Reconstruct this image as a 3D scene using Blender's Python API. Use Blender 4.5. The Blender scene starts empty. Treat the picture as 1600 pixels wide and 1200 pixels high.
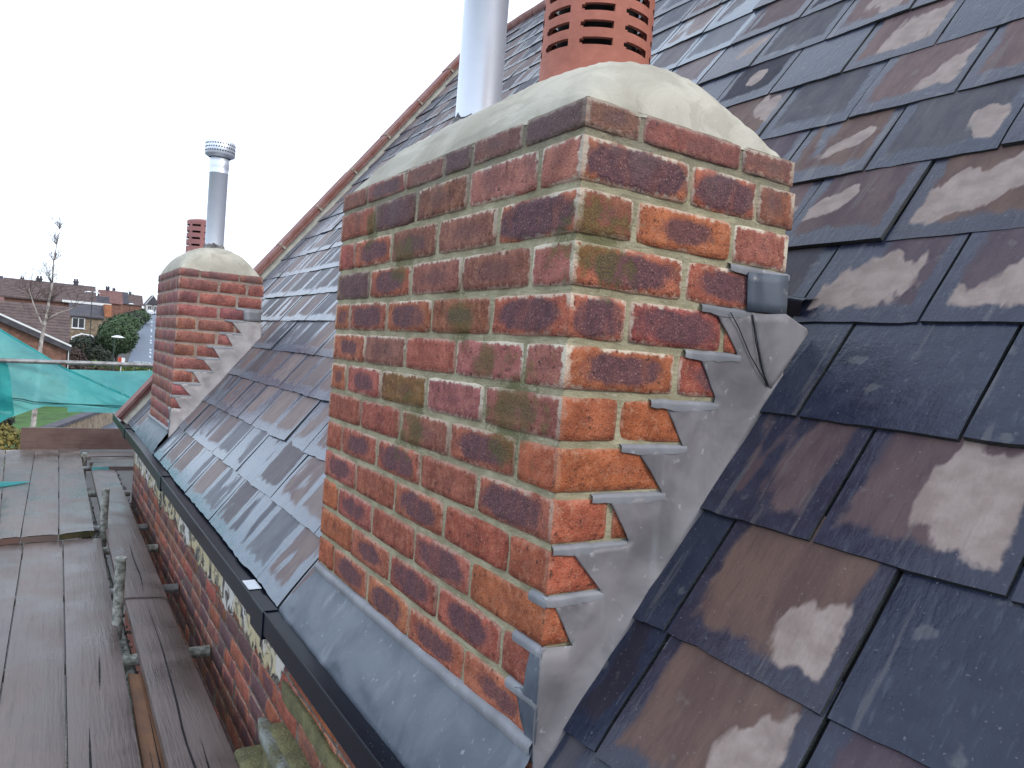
import bpy, math, random
from mathutils import Vector, Matrix, noise
random.seed(7)
sc = bpy.context.scene
R3 = math.radians
# ------------------------------------------------------------------ camera, world, sun, exposure
CAM = Vector((-0.6367, -0.8658, -0.3295))
ROT = Matrix(((0.84375, -0.04765, -0.53462), (-0.53089, 0.07258, -0.84433), (0.07903, 0.99622, 0.03594)))
cd = bpy.data.cameras.new('camera'); cam = bpy.data.objects.new('camera', cd)
sc.collection.objects.link(cam); sc.camera = cam
cam.matrix_world = Matrix.Translation(CAM) @ ROT.to_4x4()
cd.sensor_width = 36; cd.lens = 36 * 1166.09 / 1600; cd.clip_start = 0.02; cd.clip_end = 3000
SUN_EL, SUN_AZ = R3(34), R3(158)          # azimuth measured from +Y towards +X
w = bpy.data.worlds.new("World"); sc.world = w; w.use_nodes = True
nt = w.node_tree; bg = nt.nodes['Background']
sky = nt.nodes.new('ShaderNodeTexSky'); sky.sky_type = 'NISHITA'; sky.sun_disc = False
sky.sun_elevation = SUN_EL; sky.sun_rotation = SUN_AZ
tc = nt.nodes.new('ShaderNodeTexCoord'); nz = nt.nodes.new('ShaderNodeTexNoise')
nz.inputs['Scale'].default_value = 1.6; nz.inputs['Detail'].default_value = 5
nt.links.new(tc.outputs['Generated'], nz.inputs['Vector'])
cl = nt.nodes.new('ShaderNodeValToRGB')
cl.color_ramp.elements[0].position = .38; cl.color_ramp.elements[0].color = (9.6, 11.0, 13.2, 1)
cl.color_ramp.elements[1].position = .6; cl.color_ramp.elements[1].color = (11.0, 12.2, 14.0, 1)
nt.links.new(nz.outputs['Fac'], cl.inputs['Fac'])
mx = nt.nodes.new('ShaderNodeMixRGB'); mx.inputs['Fac'].default_value = .88      # thick white cloud over the blue sky
nt.links.new(sky.outputs['Color'], mx.inputs['Color1']); nt.links.new(cl.outputs['Color'], mx.inputs['Color2'])
nt.links.new(mx.outputs['Color'], bg.inputs['Color']); bg.inputs['Strength'].default_value = 0.10
sl = bpy.data.lights.new('sun', 'SUN'); sl.energy = 1.1; sl.angle = R3(14); sl.color = (1, .9, .78)
so = bpy.data.objects.new('sun', sl); sc.collection.objects.link(so)
sd = Vector((math.sin(SUN_AZ) * math.cos(SUN_EL), math.cos(SUN_AZ) * math.cos(SUN_EL), math.sin(SUN_EL)))
so.rotation_euler = sd.to_track_quat('Z', 'Y').to_euler()
sc.view_settings.view_transform = 'Standard'; sc.view_settings.look = 'None'
sc.view_settings.exposure = 0.5; sc.view_settings.gamma = 1.0
try: sc.view_settings.use_curve_mapping = False
except Exception: pass
sc.render.engine = 'CYCLES'

# ------------------------------------------------------------------ helpers
class MB:
    """collects faces and per-face attributes; builds ONE mesh object"""
    def __init__(s): s.v = []; s.f = []; s.m = []; s.uv = []; s.a = []; s.b = []; s.uv2 = []; s.sm = []
    def face(s, pts, mat=0, uv=None, a=(0,0,0,0), b=(0,0,0,0), uv2=None, smooth=False):
        i = len(s.v); s.v.extend(pts); n = len(pts); s.f.append(tuple(range(i, i+n)))
        s.m.append(mat); s.uv.append(uv or [(0,0)]*n); s.a.append(a); s.b.append(b); s.uv2.append(uv2 or [(0,0)]*n); s.sm.append(smooth)
    def grid(s, P, mat=0, UV=None, a=(0,0,0,0), b=(0,0,0,0), UV2=None, smooth=True, closed=False, skip=None):
        """P[i][j] points -> shared-vertex grid"""
        base = len(s.v); ni = len(P); nj = len(P[0])
        for r in P: s.v.extend(r)
        for i in range(ni - (0 if closed else 1)):
            for j in range(nj-1):
                if skip and skip(i, j): continue
                i2 = (i+1) % ni; q = [(i,j),(i2,j),(i2,j+1),(i,j+1)]
                s.f.append(tuple(base + x*nj + y for x, y in q)); s.m.append(mat)
                s.uv.append([UV[x][y] for x, y in q] if UV else [(0,0)]*4)
                s.uv2.append([UV2[x][y] for x, y in q] if UV2 else [(0,0)]*4)
                s.a.append(a); s.b.append(b); s.sm.append(smooth)
    def box(s, x0, x1, y0, y1, z0, z1, mat=0, M=None, a=(0,0,0,0), b=(0,0,0,0)):
        P = [Vector((x,y,z)) for x in (x0,x1) for y in (y0,y1) for z in (z0,z1)]
        if M is not None: P = [M @ p for p in P]
        L, W_ = x1-x0, y1-y0
        for q in ((0,1,3,2),(4,6,7,5),(0,4,5,1),(2,3,7,6),(0,2,6,4),(1,5,7,3)):
            s.face([P[k] for k in q], mat, uv=[((k>>2)*L, ((k>>1)&1)*W_+(k&1)*(z1-z0)) for k in q], a=a, b=b)
    def tube(s, pts, r, n=10, mat=0, caps=True, r2=None, smooth=True, a=(0,0,0,0)):
        rs = r if isinstance(r, (list,tuple)) else [r]*len(pts)
        P = []; up = Vector((0,0,1))
        for k, p in enumerate(pts):
            p = Vector(p); d = (Vector(pts[min(k+1,len(pts)-1)]) - Vector(pts[max(k-1,0)])).normalized()
            e = d.cross(up if abs(d.z) < .9 else Vector((1,0,0))).normalized(); g = d.cross(e)
            P.append([p + (e*math.cos(t) + g*math.sin(t))*rs[k] for t in [2*math.pi*i/n for i in range(n+1)]])
        s.grid(P, mat, a=a, smooth=smooth, UV=[[(k*.1, i/n) for i in range(n+1)] for k in range(len(P))])
        if caps: s.face(P[0][:-1], mat, a=a); s.face(P[-1][:-1][::-1], mat, a=a)
    def lathe(s, c, prof, n=32, mat=0, skip=None, a=(0,0,0,0)):
        P = [[Vector((c[0]+r*math.cos(t), c[1]+r*math.sin(t), c[2]+z)) for r, z in prof] for t in [2*math.pi*i/n for i in range(n)]]
        s.grid(P, mat, a=a, closed=True, skip=skip)
    def build(s, name, mats, parent=None):
        me = bpy.data.meshes.new(name); me.from_pydata([tuple(p) for p in s.v], [], s.f)
        for m in (mats if isinstance(mats, (list,tuple)) else [mats]): me.materials.append(m)
        me.polygons.foreach_set('material_index', s.m); me.polygons.foreach_set('use_smooth', s.sm)
        u = me.uv_layers.new(name='UVMap'); u.data.foreach_set('uv', [c for f in s.uv for p in f for c in p])
        u2 = me.uv_layers.new(name='UV2'); u2.data.foreach_set('uv', [c for f in s.uv2 for p in f for c in p])
        for nm, src in (('ca', s.a), ('cb', s.b)):
            at = me.attributes.new(nm, 'FLOAT_COLOR', 'CORNER')
            at.data.foreach_set('color', [c for k, f in enumerate(s.f) for _ in f for c in (tuple(src[k])+(0,)*(4-len(src[k])))])
        me.update(); o = bpy.data.objects.new(name, me); sc.collection.objects.link(o)
        if parent is not None: o.parent = parent; o.matrix_parent_inverse = parent.matrix_world.inverted() if False else Matrix.Translation(-world_loc(parent))
        return o
def world_loc(o):
    p = Vector((0,0,0))
    while o is not None: p = p + o.location + o.matrix_parent_inverse.translation; o = o.parent
    return p
def tag(o, label=None, cat=None, group=None, kind=None):
    if label: o['label'] = label
    if cat: o['category'] = cat
    if group: o['group'] = group
    if kind: o['kind'] = kind
    return o
def thing(name, label, cat, loc=(0,0,0), group=None):
    o = bpy.data.objects.new(name, None); o.empty_display_size = .3; o.location = loc; sc.collection.objects.link(o)
    return tag(o, label, cat, group)
def copy_tree(o, offset):
    c = o.copy(); sc.collection.objects.link(c); c.location = o.location + Vector(offset)
    for ch in [x for x in bpy.data.objects if x.parent == o]:
        d = ch.copy(); sc.collection.objects.link(d); d.parent = c
    return c
def N3(p, s=1.0, seed=0): return noise.noise(Vector((p[0]*s+seed*3.1, p[1]*s-seed*1.7, p[2]*s+seed)))

class Mat:
    """small node graph builder"""
    def __init__(s, name, rough=.6, spec=.5, metal=0):
        s.m = bpy.data.materials.new(name); s.m.use_nodes = True; s.t = s.m.node_tree
        s.p = s.t.nodes['Principled BSDF']; s.p.inputs['Roughness'].default_value = rough
        s.p.inputs['Metallic'].default_value = metal; s.p.inputs['Specular IOR Level'].default_value = spec
        s.tc = s.t.nodes.new('ShaderNodeTexCoord')
    def n(s, kind, **kw):
        x = s.t.nodes.new('ShaderNode'+kind)
        for k, v in kw.items(): setattr(x, k, v)
        return x
    def link(s, a, b): s.t.links.new(a, b)
    def val(s, x, sock):
        if isinstance(x, (int,float)): sock.default_value = x
        elif isinstance(x, tuple): sock.default_value = x if len(x) == len(sock.default_value) else (x+(1,))
        else: s.link(x, sock)
    def math(s, op, a, b=0.0, c=None):
        x = s.n('Math', operation=op); s.val(a, x.inputs[0]); s.val(b, x.inputs[1])
        if c is not None: s.val(c, x.inputs[2])
        return x.outputs[0]
    def mix(s, f, a, b, mode='MIX'):
        x = s.n('MixRGB', blend_type=mode); s.val(f, x.inputs[0]); s.val(a, x.inputs[1]); s.val(b, x.inputs[2]); return x.outputs[0]
    def ss(s, x, lo, hi, a=0., b=1.):
        y = s.n('MapRange', interpolation_type='SMOOTHSTEP'); s.val(x, y.inputs[0]); s.val(lo, y.inputs[1]); s.val(hi, y.inputs[2]); s.val(a, y.inputs[3]); s.val(b, y.inputs[4]); return y.outputs[0]
    def noise(s, scale, detail=4, vec=None, rough=.55, w=None, stretch=None, dist=0):
        v = vec if vec is not None else s.tc.outputs['Object']
        if stretch: mp = s.n('Mapping'); mp.inputs['Scale'].default_value = stretch; s.link(v, mp.inputs[0]); v = mp.outputs[0]
        x = s.n('TexNoise'); x.inputs['Scale'].default_value = scale; x.inputs['Detail'].default_value = detail
        x.inputs['Roughness'].default_value = rough; x.inputs['Distortion'].default_value = dist; s.link(v, x.inputs['Vector'])
        return x.outputs['Fac']
    def attr(s, name):
        a = s.n('Attribute'); a.attribute_name = name; sp = s.n('SeparateColor'); s.link(a.outputs['Color'], sp.inputs[0])
        return a.outputs['Color'], sp.outputs[0], sp.outputs[1], sp.outputs[2], a.outputs['Alpha']
    def uv(s, name='UVMap'):
        u = s.n('UVMap', uv_map=name); sp = s.n('SeparateXYZ'); s.link(u.outputs[0], sp.inputs[0]); return u.outputs[0], sp.outputs[0], sp.outputs[1]
    def color(s, c): s.val(c, s.p.inputs['Base Color']); return s
    def rough(s, c): s.val(c, s.p.inputs['Roughness']); return s
    def bump(s, h, strength=.4, dist=.002):
        b = s.n('Bump'); b.inputs['Strength'].default_value = strength; b.inputs['Distance'].default_value = dist
        s.link(h, b.inputs['Height']); s.link(b.outputs[0], s.p.inputs['Normal']); return s

def simple(name, c, rough=.7, var=.25, scale=6, bump=.3, bd=.004, metal=0, c2=None, spec=.5):
    m = Mat(name, rough, spec, metal); n1 = m.noise(scale, 5); n2 = m.noise(scale*7, 3)
    c2 = c2 or tuple(x*(1-var*1.6) for x in c)
    k = m.ss(m.math('ADD', m.math('MULTIPLY', n1, .7), m.math('MULTIPLY', n2, .3)), .36, .64)
    m.color(m.mix(k, c2, c)).bump(n2, bump, bd); return m.m

# ---- brick
def mat_brick():
    m = Mat('brick_face', .82, .3); col, _, _, _, _ = m.attr('ca'); _, dk, sz, moss, ef = m.attr('cb')
    _, u, v = m.uv('UVMap'); _, hw, hh = m.uv('UV2')
    n1 = m.noise(22, 4); n2 = m.noise(90, 4); n3 = m.noise(320, 3); n4 = m.noise(9, 3)
    base = m.mix(m.ss(n1, .35, .7), m.mix(.45, col, (.14,.045,.03), 'MULTIPLY'), col)
    base = m.mix(m.math('MULTIPLY', m.ss(n2, .52, .75), .45), base, (.11,.045,.035))
    base = m.mix(m.math('MULTIPLY', m.ss(n2, .5, .3), .35), base, (.52,.26,.16))
    # kiln mark: rounded box in the brick's own face
    ax = m.math('POWER', m.math('ABSOLUTE', m.math('MULTIPLY', u, .98)), 2.6); ay = m.math('POWER', m.math('ABSOLUTE', v), 2.6)
    d = m.math('ADD', m.math('POWER', m.math('ADD', ax, ay), .385), m.math('MULTIPLY', m.math('SUBTRACT', n1, .5), .6))
    d = m.math('ADD', d, m.math('MULTIPLY', m.math('SUBTRACT', n2, .5), .3))
    mark = m.math('MULTIPLY', m.ss(m.math('SUBTRACT', sz, d), -.16, .16), m.math('MULTIPLY', dk, m.ss(m.noise(30, 3, stretch=(1,1,.3)), .3, .5, .72, 1.)))
    purple = m.mix(m.ss(n2, .3, .7), (.075,.038,.052), (.15,.07,.082))
    base = m.mix(mark, base, purple)
    # black pits and specks
    base = m.mix(m.math('MULTIPLY', m.ss(n3, .61, .67), .75), base, (.035,.022,.022)); base = m.mix(m.math('MULTIPLY', m.ss(n3, .4, .33), .4), base, (.6,.34,.24))
    base = m.mix(m.math('MULTIPLY', m.ss(m.math('ADD', n2, m.math('MULTIPLY', n3, .3)), .78, .86), .6), base, (.03,.02,.02))
    # lime bloom along the arrises
    ex = m.math('MULTIPLY', m.math('SUBTRACT', 1., m.math('ABSOLUTE', u)), hw); ey = m.math('MULTIPLY', m.math('SUBTRACT', 1., m.math('ABSOLUTE', v)), hh)
    e = m.math('MINIMUM', ex, ey)
    eff = m.math('MULTIPLY', m.ss(m.math('ADD', e, m.math('MULTIPLY', m.math('SUBTRACT', n2, .55), .02)), .0065, .001), m.math('MULTIPLY', ef, 1.25))
    eff = m.math('MULTIPLY', eff, m.ss(n4, .36, .5)); spz = m.n('SeparateXYZ'); m.link(m.tc.outputs['Object'], spz.inputs[0]); eff = m.math('MULTIPLY', eff, m.ss(spz.outputs[2], -.75, -.3, .35, 1.)); eff = m.math('MULTIPLY', eff, m.ss(v, -1., .5, .45, 1.))
    base = m.mix(eff, base, (.66,.58,.46))
    base = m.mix(m.math('MULTIPLY', m.ss(n3, .38, .3), m.math('MULTIPLY', ef, .3)), base, (.5,.36,.28))
    ms = moss_mask(m, n1, n2); grime = soot_mask(m, n1, n2)
    base = m.mix(m.math('MULTIPLY', grime, .4), base, (.15,.115,.115))
    mo = m.math('MULTIPLY', m.ss(m.math('ADD', n1, m.math('MULTIPLY', n2, .35)), .56, .74), m.math('MULTIPLY', moss, .22)); mo = m.math('MAXIMUM', mo, m.math('MULTIPLY', ms, .6))
    base = m.mix(mo, base, m.mix(m.ss(n3, .4, .6), (.045,.05,.015), (.16,.15,.04)))
    m.color(base); h = m.math('ADD', m.math('MULTIPLY', n2, .7), m.math('MULTIPLY', n3, .5)); m.bump(h, .9, .005); return m.m
def moss_mask(m, n1, n2):
    out = 0.
    for c, rad in (((0,.13,-.42),.1), ((.0,.5,-.49),.085), ((0,.6,-.15),.07), ((.04,0,-.16),.075), ((0,.33,-.27),.06), ((0,.8,-.05),.06), ((.0,.23,-.33),.045)):
        vd = m.n('VectorMath', operation='DISTANCE'); m.link(m.tc.outputs['Object'], vd.inputs[0]); vd.inputs[1].default_value = c
        d = m.math('ADD', m.math('DIVIDE', vd.outputs['Value'], rad), m.math('MULTIPLY', m.math('SUBTRACT', n1, .5), 2.4)); d = m.math('ADD', d, m.math('MULTIPLY', m.math('SUBTRACT', n2, .5), 1.4))
        k = m.ss(d, 1.0, .35); out = k if out == 0. else m.math('MAXIMUM', out, k)
    return out
def soot_mask(m, n1, n2):
    sp = m.n('SeparateXYZ'); m.link(m.tc.outputs['Object'], sp.inputs[0]); ns = m.noise(14, 4, stretch=(1,1,.22))
    z = m.math('ADD', sp.outputs[2], m.math('MULTIPLY', m.math('SUBTRACT', ns, .5), .3)); z = m.math('ADD', z, m.math('MULTIPLY', m.math('SUBTRACT', n2, .5), .08))
    return m.ss(z, -.06, .03)
def mat_mortar(name, c1, c2):
    m = Mat(name, .9, .2); n1 = m.noise(14, 4); n2 = m.noise(160, 4); n3 = m.noise(45, 3, stretch=(1,1,3))
    c = m.mix(m.ss(n1, .35, .65), c1, c2); c = m.mix(m.math('MULTIPLY', m.ss(n3, .6, .72), .55), c, (.55,.52,.42))
    c = m.mix(m.math('MULTIPLY', m.ss(n2, .6, .72), .4), c, (.1,.09,.06)); 
    n22 = m.noise(22, 4); c = m.mix(m.math('MULTIPLY', soot_mask(m, n22, n2), .55), c, (.12,.11,.1)); c = m.mix(m.math('MULTIPLY', moss_mask(m, n22, n2), .65), c, (.09,.09,.03))
    m.color(c); m.bump(m.math('ADD', n2, m.math('MULTIPLY', n3, 1.5)), .6, .004); return m.m
def mat_slate(name='riven_slate', wa=(.008,.014,.036), wb=(.017,.024,.05), spw=.4, rw=.2, bp=.33):
    m = Mat(name, .4, .4); col, seed, dry, kind, al = m.attr('cb'); base_c, _, _, _, pale_amt = m.attr('ca')
    uvv, ux, us = m.uv('UVMap'); _, lx, lv = m.uv('UV2')      # UVMap metres (shifted per slate), UV2 0..1 in the exposed face
    n1 = m.noise(4.2, 3, uvv, stretch=(1.9, .6, 1), dist=.3); n2 = m.noise(26, 4, uvv); n3 = m.noise(170, 4, uvv); n4 = m.noise(9, 3, uvv, stretch=(2.2, .7, 1)); n6 = m.noise(75, 5, uvv, stretch=(1.8, .35, 1))
    wob = m.math('MULTIPLY', m.math('SUBTRACT', n2, .5), .14)
    ed = m.math('MINIMUM', m.math('MULTIPLY', m.math('SUBTRACT', .5, m.math('ABSOLUTE', m.math('SUBTRACT', lx, .5))), 1.5), m.math('MULTIPLY', lv, .75))
    ed = m.math('ADD', ed, m.math('MULTIPLY', m.math('SUBTRACT', n4, .5), .22)); ed = m.math('ADD', ed, wob)
    inner = m.ss(ed, .11, .185)
    f = m.math('ADD', n1, m.math('MULTIPLY', wob, .4))
    thr = m.math('SUBTRACT', .92, m.math('MULTIPLY', dry, .7))
    dm = m.math('MULTIPLY', m.ss(m.math('SUBTRACT', f, thr), -.03, .03), inner)
    # one dry pale bloom per slate, soft ended and ragged where the damp creeps in
    cx = m.math('ADD', .12, m.math('MULTIPLY', m.math('FRACT', m.math('MULTIPLY', seed, 7.)), .76))
    rx = m.math('ADD', .1, m.math('MULTIPLY', pale_amt, .3)); ry = m.math('ADD', .12, m.math('MULTIPLY', pale_amt, .42))
    sk = m.math('MULTIPLY', m.math('SUBTRACT', lv, al), m.math('SUBTRACT', m.math('MULTIPLY', m.math('FRACT', m.math('MULTIPLY', seed, 31.)), 1.5), .6))
    dx = m.math('POWER', m.math('ABSOLUTE', m.math('DIVIDE', m.math('ADD', m.math('SUBTRACT', lx, cx), sk), rx)), 2.); dy = m.math('POWER', m.math('ABSOLUTE', m.math('DIVIDE', m.math('SUBTRACT', lv, al), ry)), 2.4)
    bd = m.math('ADD', m.math('POWER', m.math('ADD', dx, dy), .41), m.math('ADD', m.math('MULTIPLY', m.math('SUBTRACT', n4, .5), 1.7), m.math('MULTIPLY', m.math('SUBTRACT', n1, .5), 1.6))); bd = m.math('ADD', bd, m.math('MULTIPLY', wob, 3.))
    pm = m.math('MULTIPLY', m.ss(bd, 1.08, .9), m.ss(ed, .1, .15)); pm = m.math('MULTIPLY', pm, m.ss(pale_amt, .02, .1))
    wet = m.mix(m.ss(n2, .35, .65), wa, wb); wet = m.mix(.12, wet, base_c)
    wet = m.mix(m.math('MULTIPLY', m.ss(n6, .55, .7), .35), wet, (.07,.085,.11))
    mid = m.mix(m.ss(n4, .35, .65), m.mix(1, base_c, (.72,.7,.78), 'MULTIPLY'), base_c); mid = m.mix(m.math('MULTIPLY', m.ss(n6, .5, .7), .3), mid, m.mix(1, base_c, (.5,.5,.55), 'MULTIPLY'))
    c = m.mix(dm, wet, mid); c = m.mix(pm, c, m.mix(m.ss(n2, .3, .7), (.235,.185,.165), (.32,.26,.235)))
    c = m.mix(m.math('MULTIPLY', m.ss(n3, .64, .72), .35), c, (.3,.3,.3)); c = m.mix(m.math('MULTIPLY', m.ss(m.noise(5, 4, uvv, stretch=(6, .5, 1)), .6, .66), .3), c, (.16,.15,.145))
    c = m.mix(m.math('MULTIPLY', m.ss(m.noise(16, 3, uvv), .64, .7), .25), c, (.2,.2,.19))
    n5 = m.noise(38, 2, uvv)
    c = m.mix(m.math('MULTIPLY', m.ss(n5, .66, .72), kind), c, (.45,.47,.4))
    dry_ = m.math('MAXIMUM', dm, pm)
    m.color(c); m.rough(m.math('ADD', m.math('MULTIPLY', dry_, .3), m.math('ADD', rw, m.math('MULTIPLY', n2, .16))))
    m.val(m.math('SUBTRACT', spw, m.math('MULTIPLY', dry_, spw*.68)), m.p.inputs['Specular IOR Level'])
    m.bump(m.math('ADD', m.math('ADD', m.math('MULTIPLY', n2, .9), m.math('MULTIPLY', n6, .8)), m.math('MULTIPLY', n3, .35)), bp, .004); return m.m
def mat_lead(name, c1, c2, rough=.42):
    m = Mat(name, rough, .5, .0); n1 = m.noise(7, 4, dist=.8); n2 = m.noise(60, 4); n3 = m.noise(18, 3, stretch=(1,1,.25))
    c = m.mix(m.ss(n1, .35, .65), c1, c2); c = m.mix(m.math('MULTIPLY', m.ss(n3, .55, .75), .16), c, (.5,.52,.56))
    c = m.mix(m.math('MULTIPLY', m.ss(n2, .64, .74), .3), c, (.6,.62,.64))
    m.color(c); m.rough(m.math('ADD', rough-.1, m.math('MULTIPLY', n1, .22))); m.bump(m.math('ADD', n1, m.math('MULTIPLY', n2, .12)), .35, .006); return m.m
def mat_wood(name, c1, c2, rough=.42, streak=(.6, 14, 14), wetc=None):
    m = Mat(name, rough, .32); uvv, ux, uy = m.uv('UVMap'); _, seed, k, _, _ = m.attr('ca')
    vm = m.n('VectorMath', operation='ADD'); m.link(uvv, vm.inputs[0]); cb = m.n('CombineXYZ'); m.link(m.math('MULTIPLY', seed, 31.), cb.inputs[0]); m.link(m.math('MULTIPLY', seed, 17.), cb.inputs[1]); m.link(cb.outputs[0], vm.inputs[1])
    v = vm.outputs[0]
    n1 = m.noise(3.2, 5, v, dist=.5); n2 = m.noise(3.5, 6, v, stretch=streak, rough=.65); n3 = m.noise(40, 4, v, stretch=(.25, 3, 1)); n4 = m.noise(11, 3, v)
    c = m.mix(m.ss(n1, .3, .7), c1, c2); c = m.mix(m.math('MULTIPLY', m.ss(m.noise(1.3, 4, v, stretch=(.5,2.5,1)), .5, .7), .45), c, tuple(x*.5 for x in c1)); c = m.mix(m.math('MULTIPLY', m.ss(n2, .5, .72), .38), c, tuple(x*.4 for x in c1))
    c = m.mix(m.math('MULTIPLY', m.ss(n3, .6, .75), .4), c, tuple(x*.3 for x in c1)); c = m.mix(m.math('MULTIPLY', m.ss(n4, .68, .78), .25), c, (.24,.22,.2))
    m.color(c); m.rough(m.ss(n1, .3, .7, rough-.16, rough+.14)); m.bump(m.math('ADD', n2, m.math('MULTIPLY', n3, .6)), .5, .004); return m.m
M = {}
M['brick'] = mat_brick()
M['mortar'] = mat_mortar('pointing_mortar', (.275,.248,.16), (.4,.365,.245))
M['oldmortar'] = mat_mortar('old_mortar', (.09,.075,.065), (.19,.16,.14))
M['farmortar'] = mat_mortar('far_mortar', (.27,.2,.165), (.36,.29,.25))
M['slate'] = mat_slate(); M['slatesheen'] = mat_slate('wet_sheen_slate', (.045,.075,.12), (.08,.115,.165), .9, .12, .22)  # second one: wet far slates, sky sheen painted in as a paler, bluer colour
M['slateedge'] = simple('slate_edge', (.014,.018,.024), .6, .4, 60, .8, .003, c2=(.035,.04,.038))
M['deck'] = simple('roof_deck', (.02,.02,.022), .9)
M['lead'] = mat_lead('flashing_lead', (.135,.128,.138), (.225,.212,.222), .5)
M['leadpale'] = mat_lead('pale_lead', (.27,.25,.25), (.4,.37,.37), .5)
M['leaddark'] = mat_lead('apron_lead', (.065,.08,.105), (.115,.135,.165), .42)
M['leadbright'] = mat_lead('bright_lead', (.165,.17,.185), (.25,.255,.275), .5)  # lighter lead tone for turned-in edges, apron edge and far patch
m = Mat('flaunching_cement', .85, .25); n1 = m.noise(7, 5, dist=.6); n2 = m.noise(110, 4); n3 = m.noise(16, 4, stretch=(1,.25,1), dist=1.); n4 = m.noise(330, 2)
c = m.mix(m.ss(n1, .35, .65), (.37,.345,.28), (.5,.47,.39)); c = m.mix(m.math('MULTIPLY', m.ss(n3, .52, .64), .3), c, (.24,.225,.18)); c = m.mix(m.math('MULTIPLY', m.ss(n4, .64, .7), .5), c, (.6,.58,.52)); c = m.mix(m.math('MULTIPLY', m.ss(n2, .64, .74), .4), c, (.2,.19,.13))
m.color(c); m.bump(m.math('ADD', m.math('MULTIPLY', n3, 1.3), m.math('MULTIPLY', n2, .35)), .55, .004); M['cement'] = m.m
M['navylead'] = simple('wet_dark_lead', (.02,.026,.045), .3, .3, 20, .4, .003, spec=.5)
M['terracotta'] = simple('terracotta', (.47,.165,.115), .75, .2, 9, .4, .003, c2=(.36,.12,.08))
M['terracotta_pink'] = simple('faded_terracotta', (.43,.19,.18), .8, .15, 12, .25, .002, c2=(.34,.15,.14))
M['terracotta_old'] = simple('terracotta_verge', (.27,.145,.13), .75, .25, 9, .4, .003, c2=(.2,.075,.06))
M['steel'] = simple('flue_steel', (.78,.82,.9), .4, .04, 5, .1, .002, metal=.6, c2=(.74,.79,.88))
M['hole'] = simple('hole_dark', (.01,.008,.008), .9)
M['gutter'] = simple('black_pvc', (.003,.007,.016), .3, .2, 30, .15, .002, spec=.2)
M['sticker'] = simple('white_sticker', (.72,.74,.78), .4, .04, 60)
M['fillet'] = simple('verge_mortar', (.4,.37,.3), .9, .2, 12, .6, .004)
M['board'] = mat_wood('weathered_board', (.105,.077,.07), (.185,.143,.131), .4)
M['boardend'] = simple('board_end_green', (.085,.075,.03), .8, .3, 20)
M['boarddark'] = mat_wood('toe_board_wood', (.115,.07,.06), (.17,.11,.095), .5)
M['rawwood'] = mat_wood('split_timber', (.16,.075,.04), (.34,.17,.09), .6, streak=(.5, 22, 22))
M['crack'] = simple('wood_crack', (.012,.01,.012), .9)
M['galv'] = simple('galvanised_tube', (.33,.34,.34), .45, .25, 14, .3, .002, metal=.35, c2=(.17,.16,.15))
M['galvold'] = simple('cement_stained_tube', (.45,.45,.4), .7, .3, 40, .25, .002, metal=.1, c2=(.11,.115,.095))
M['rust'] = simple('rusty_coupler', (.13,.075,.055), .7, .3, 30, .6, .003)
M['smear'] = None
M['moss'] = simple('mossy_mortar', (.2,.185,.085), .92, .3, 16, .9, .008, c2=(.11,.105,.05))
M['stone'] = simple('lichened_stone', (.27,.29,.27), .9, .3, 14, .9, .008, c2=(.13,.125,.07))
M['rubble'] = simple('mortar_rubble', (.3,.29,.27), .9, .4, 25, .8, .008, c2=(.06,.055,.06))
M['brickplain'] = simple('brick_plain', (.26,.09,.06), .9, .3, 20)
m = Mat('mortar_smears', .85, .3); n1 = m.noise(6, 4, dist=.8, stretch=(1,1,1.3)); n2 = m.noise(15, 5, dist=.8); n3 = m.noise(4, 3)
c = m.mix(m.ss(n1, .44, .52), (.06,.055,.055), (.2,.185,.15)); c = m.mix(m.ss(n2, .45, .51), c, m.mix(m.ss(n3, .4, .52), (.6,.58,.55), (.52,.45,.28)))
m.color(c); m.bump(m.math('ADD', n1, n2), .6, .006); M['smear'] = m.m
def mat_net(name, c, alpha):
    m = Mat(name, .55, .3); t = m.t; out = t.nodes['Material Output']; n1 = m.noise(5, 4, dist=.5); wv = m.noise(260, 2)
    m.color(m.mix(m.ss(n1, .3, .7), tuple(x*.72 for x in c), c))
    tl = m.n('BsdfTranslucent'); tl.inputs[0].default_value = c+(1,); ad = m.n('MixShader'); ad.inputs[0].default_value = .45
    m.link(m.p.outputs[0], ad.inputs[1]); m.link(tl.outputs[0], ad.inputs[2])
    tr = m.n('BsdfTransparent'); tr.inputs[0].default_value = (.75,.97,.95,1); mx_ = m.n('MixShader'); m.val(m.ss(wv, .3, .7, alpha-.08, alpha+.08), mx_.inputs[0])
    m.link(tr.outputs[0], mx_.inputs[1]); m.link(ad.outputs[0], mx_.inputs[2]); m.link(mx_.outputs[0], out.inputs[0]); return m.m
M['net'] = mat_net('debris_netting', (.22,.68,.66), .8)
M['nethem'] = mat_net('netting_hem', (.06,.47,.46), .92)
M['rope'] = simple('netting_rope', (.02,.12,.12), .8)
M['asphalt'] = simple('wet_asphalt', (.1,.125,.17), .55, .2, .8, .2, .01, c2=(.085,.11,.15), spec=.3)
M['paint'] = simple('road_paint', (.62,.66,.7), .6, .1, 3)
M['earth'] = simple('earth', (.07,.06,.035), .95, .3, .3, c2=(.035,.045,.02))
M['yard'] = simple('yard_paving', (.055,.052,.05), .8, .3, 1.5)
M['grass'] = simple('lawn_grass', (.055,.14,.025), .9, .3, 1.2, .8, .05)
M['rooftile'] = simple('brown_roof_tile', (.125,.085,.08), .8, .25, 2, .5, .03)
M['rooftile2'] = simple('dark_roof_tile', (.075,.07,.085), .8, .25, 2, .5, .03)
M['rooftile3'] = simple('red_roof_tile', (.21,.105,.095), .8, .25, 2, .5, .03)
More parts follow.
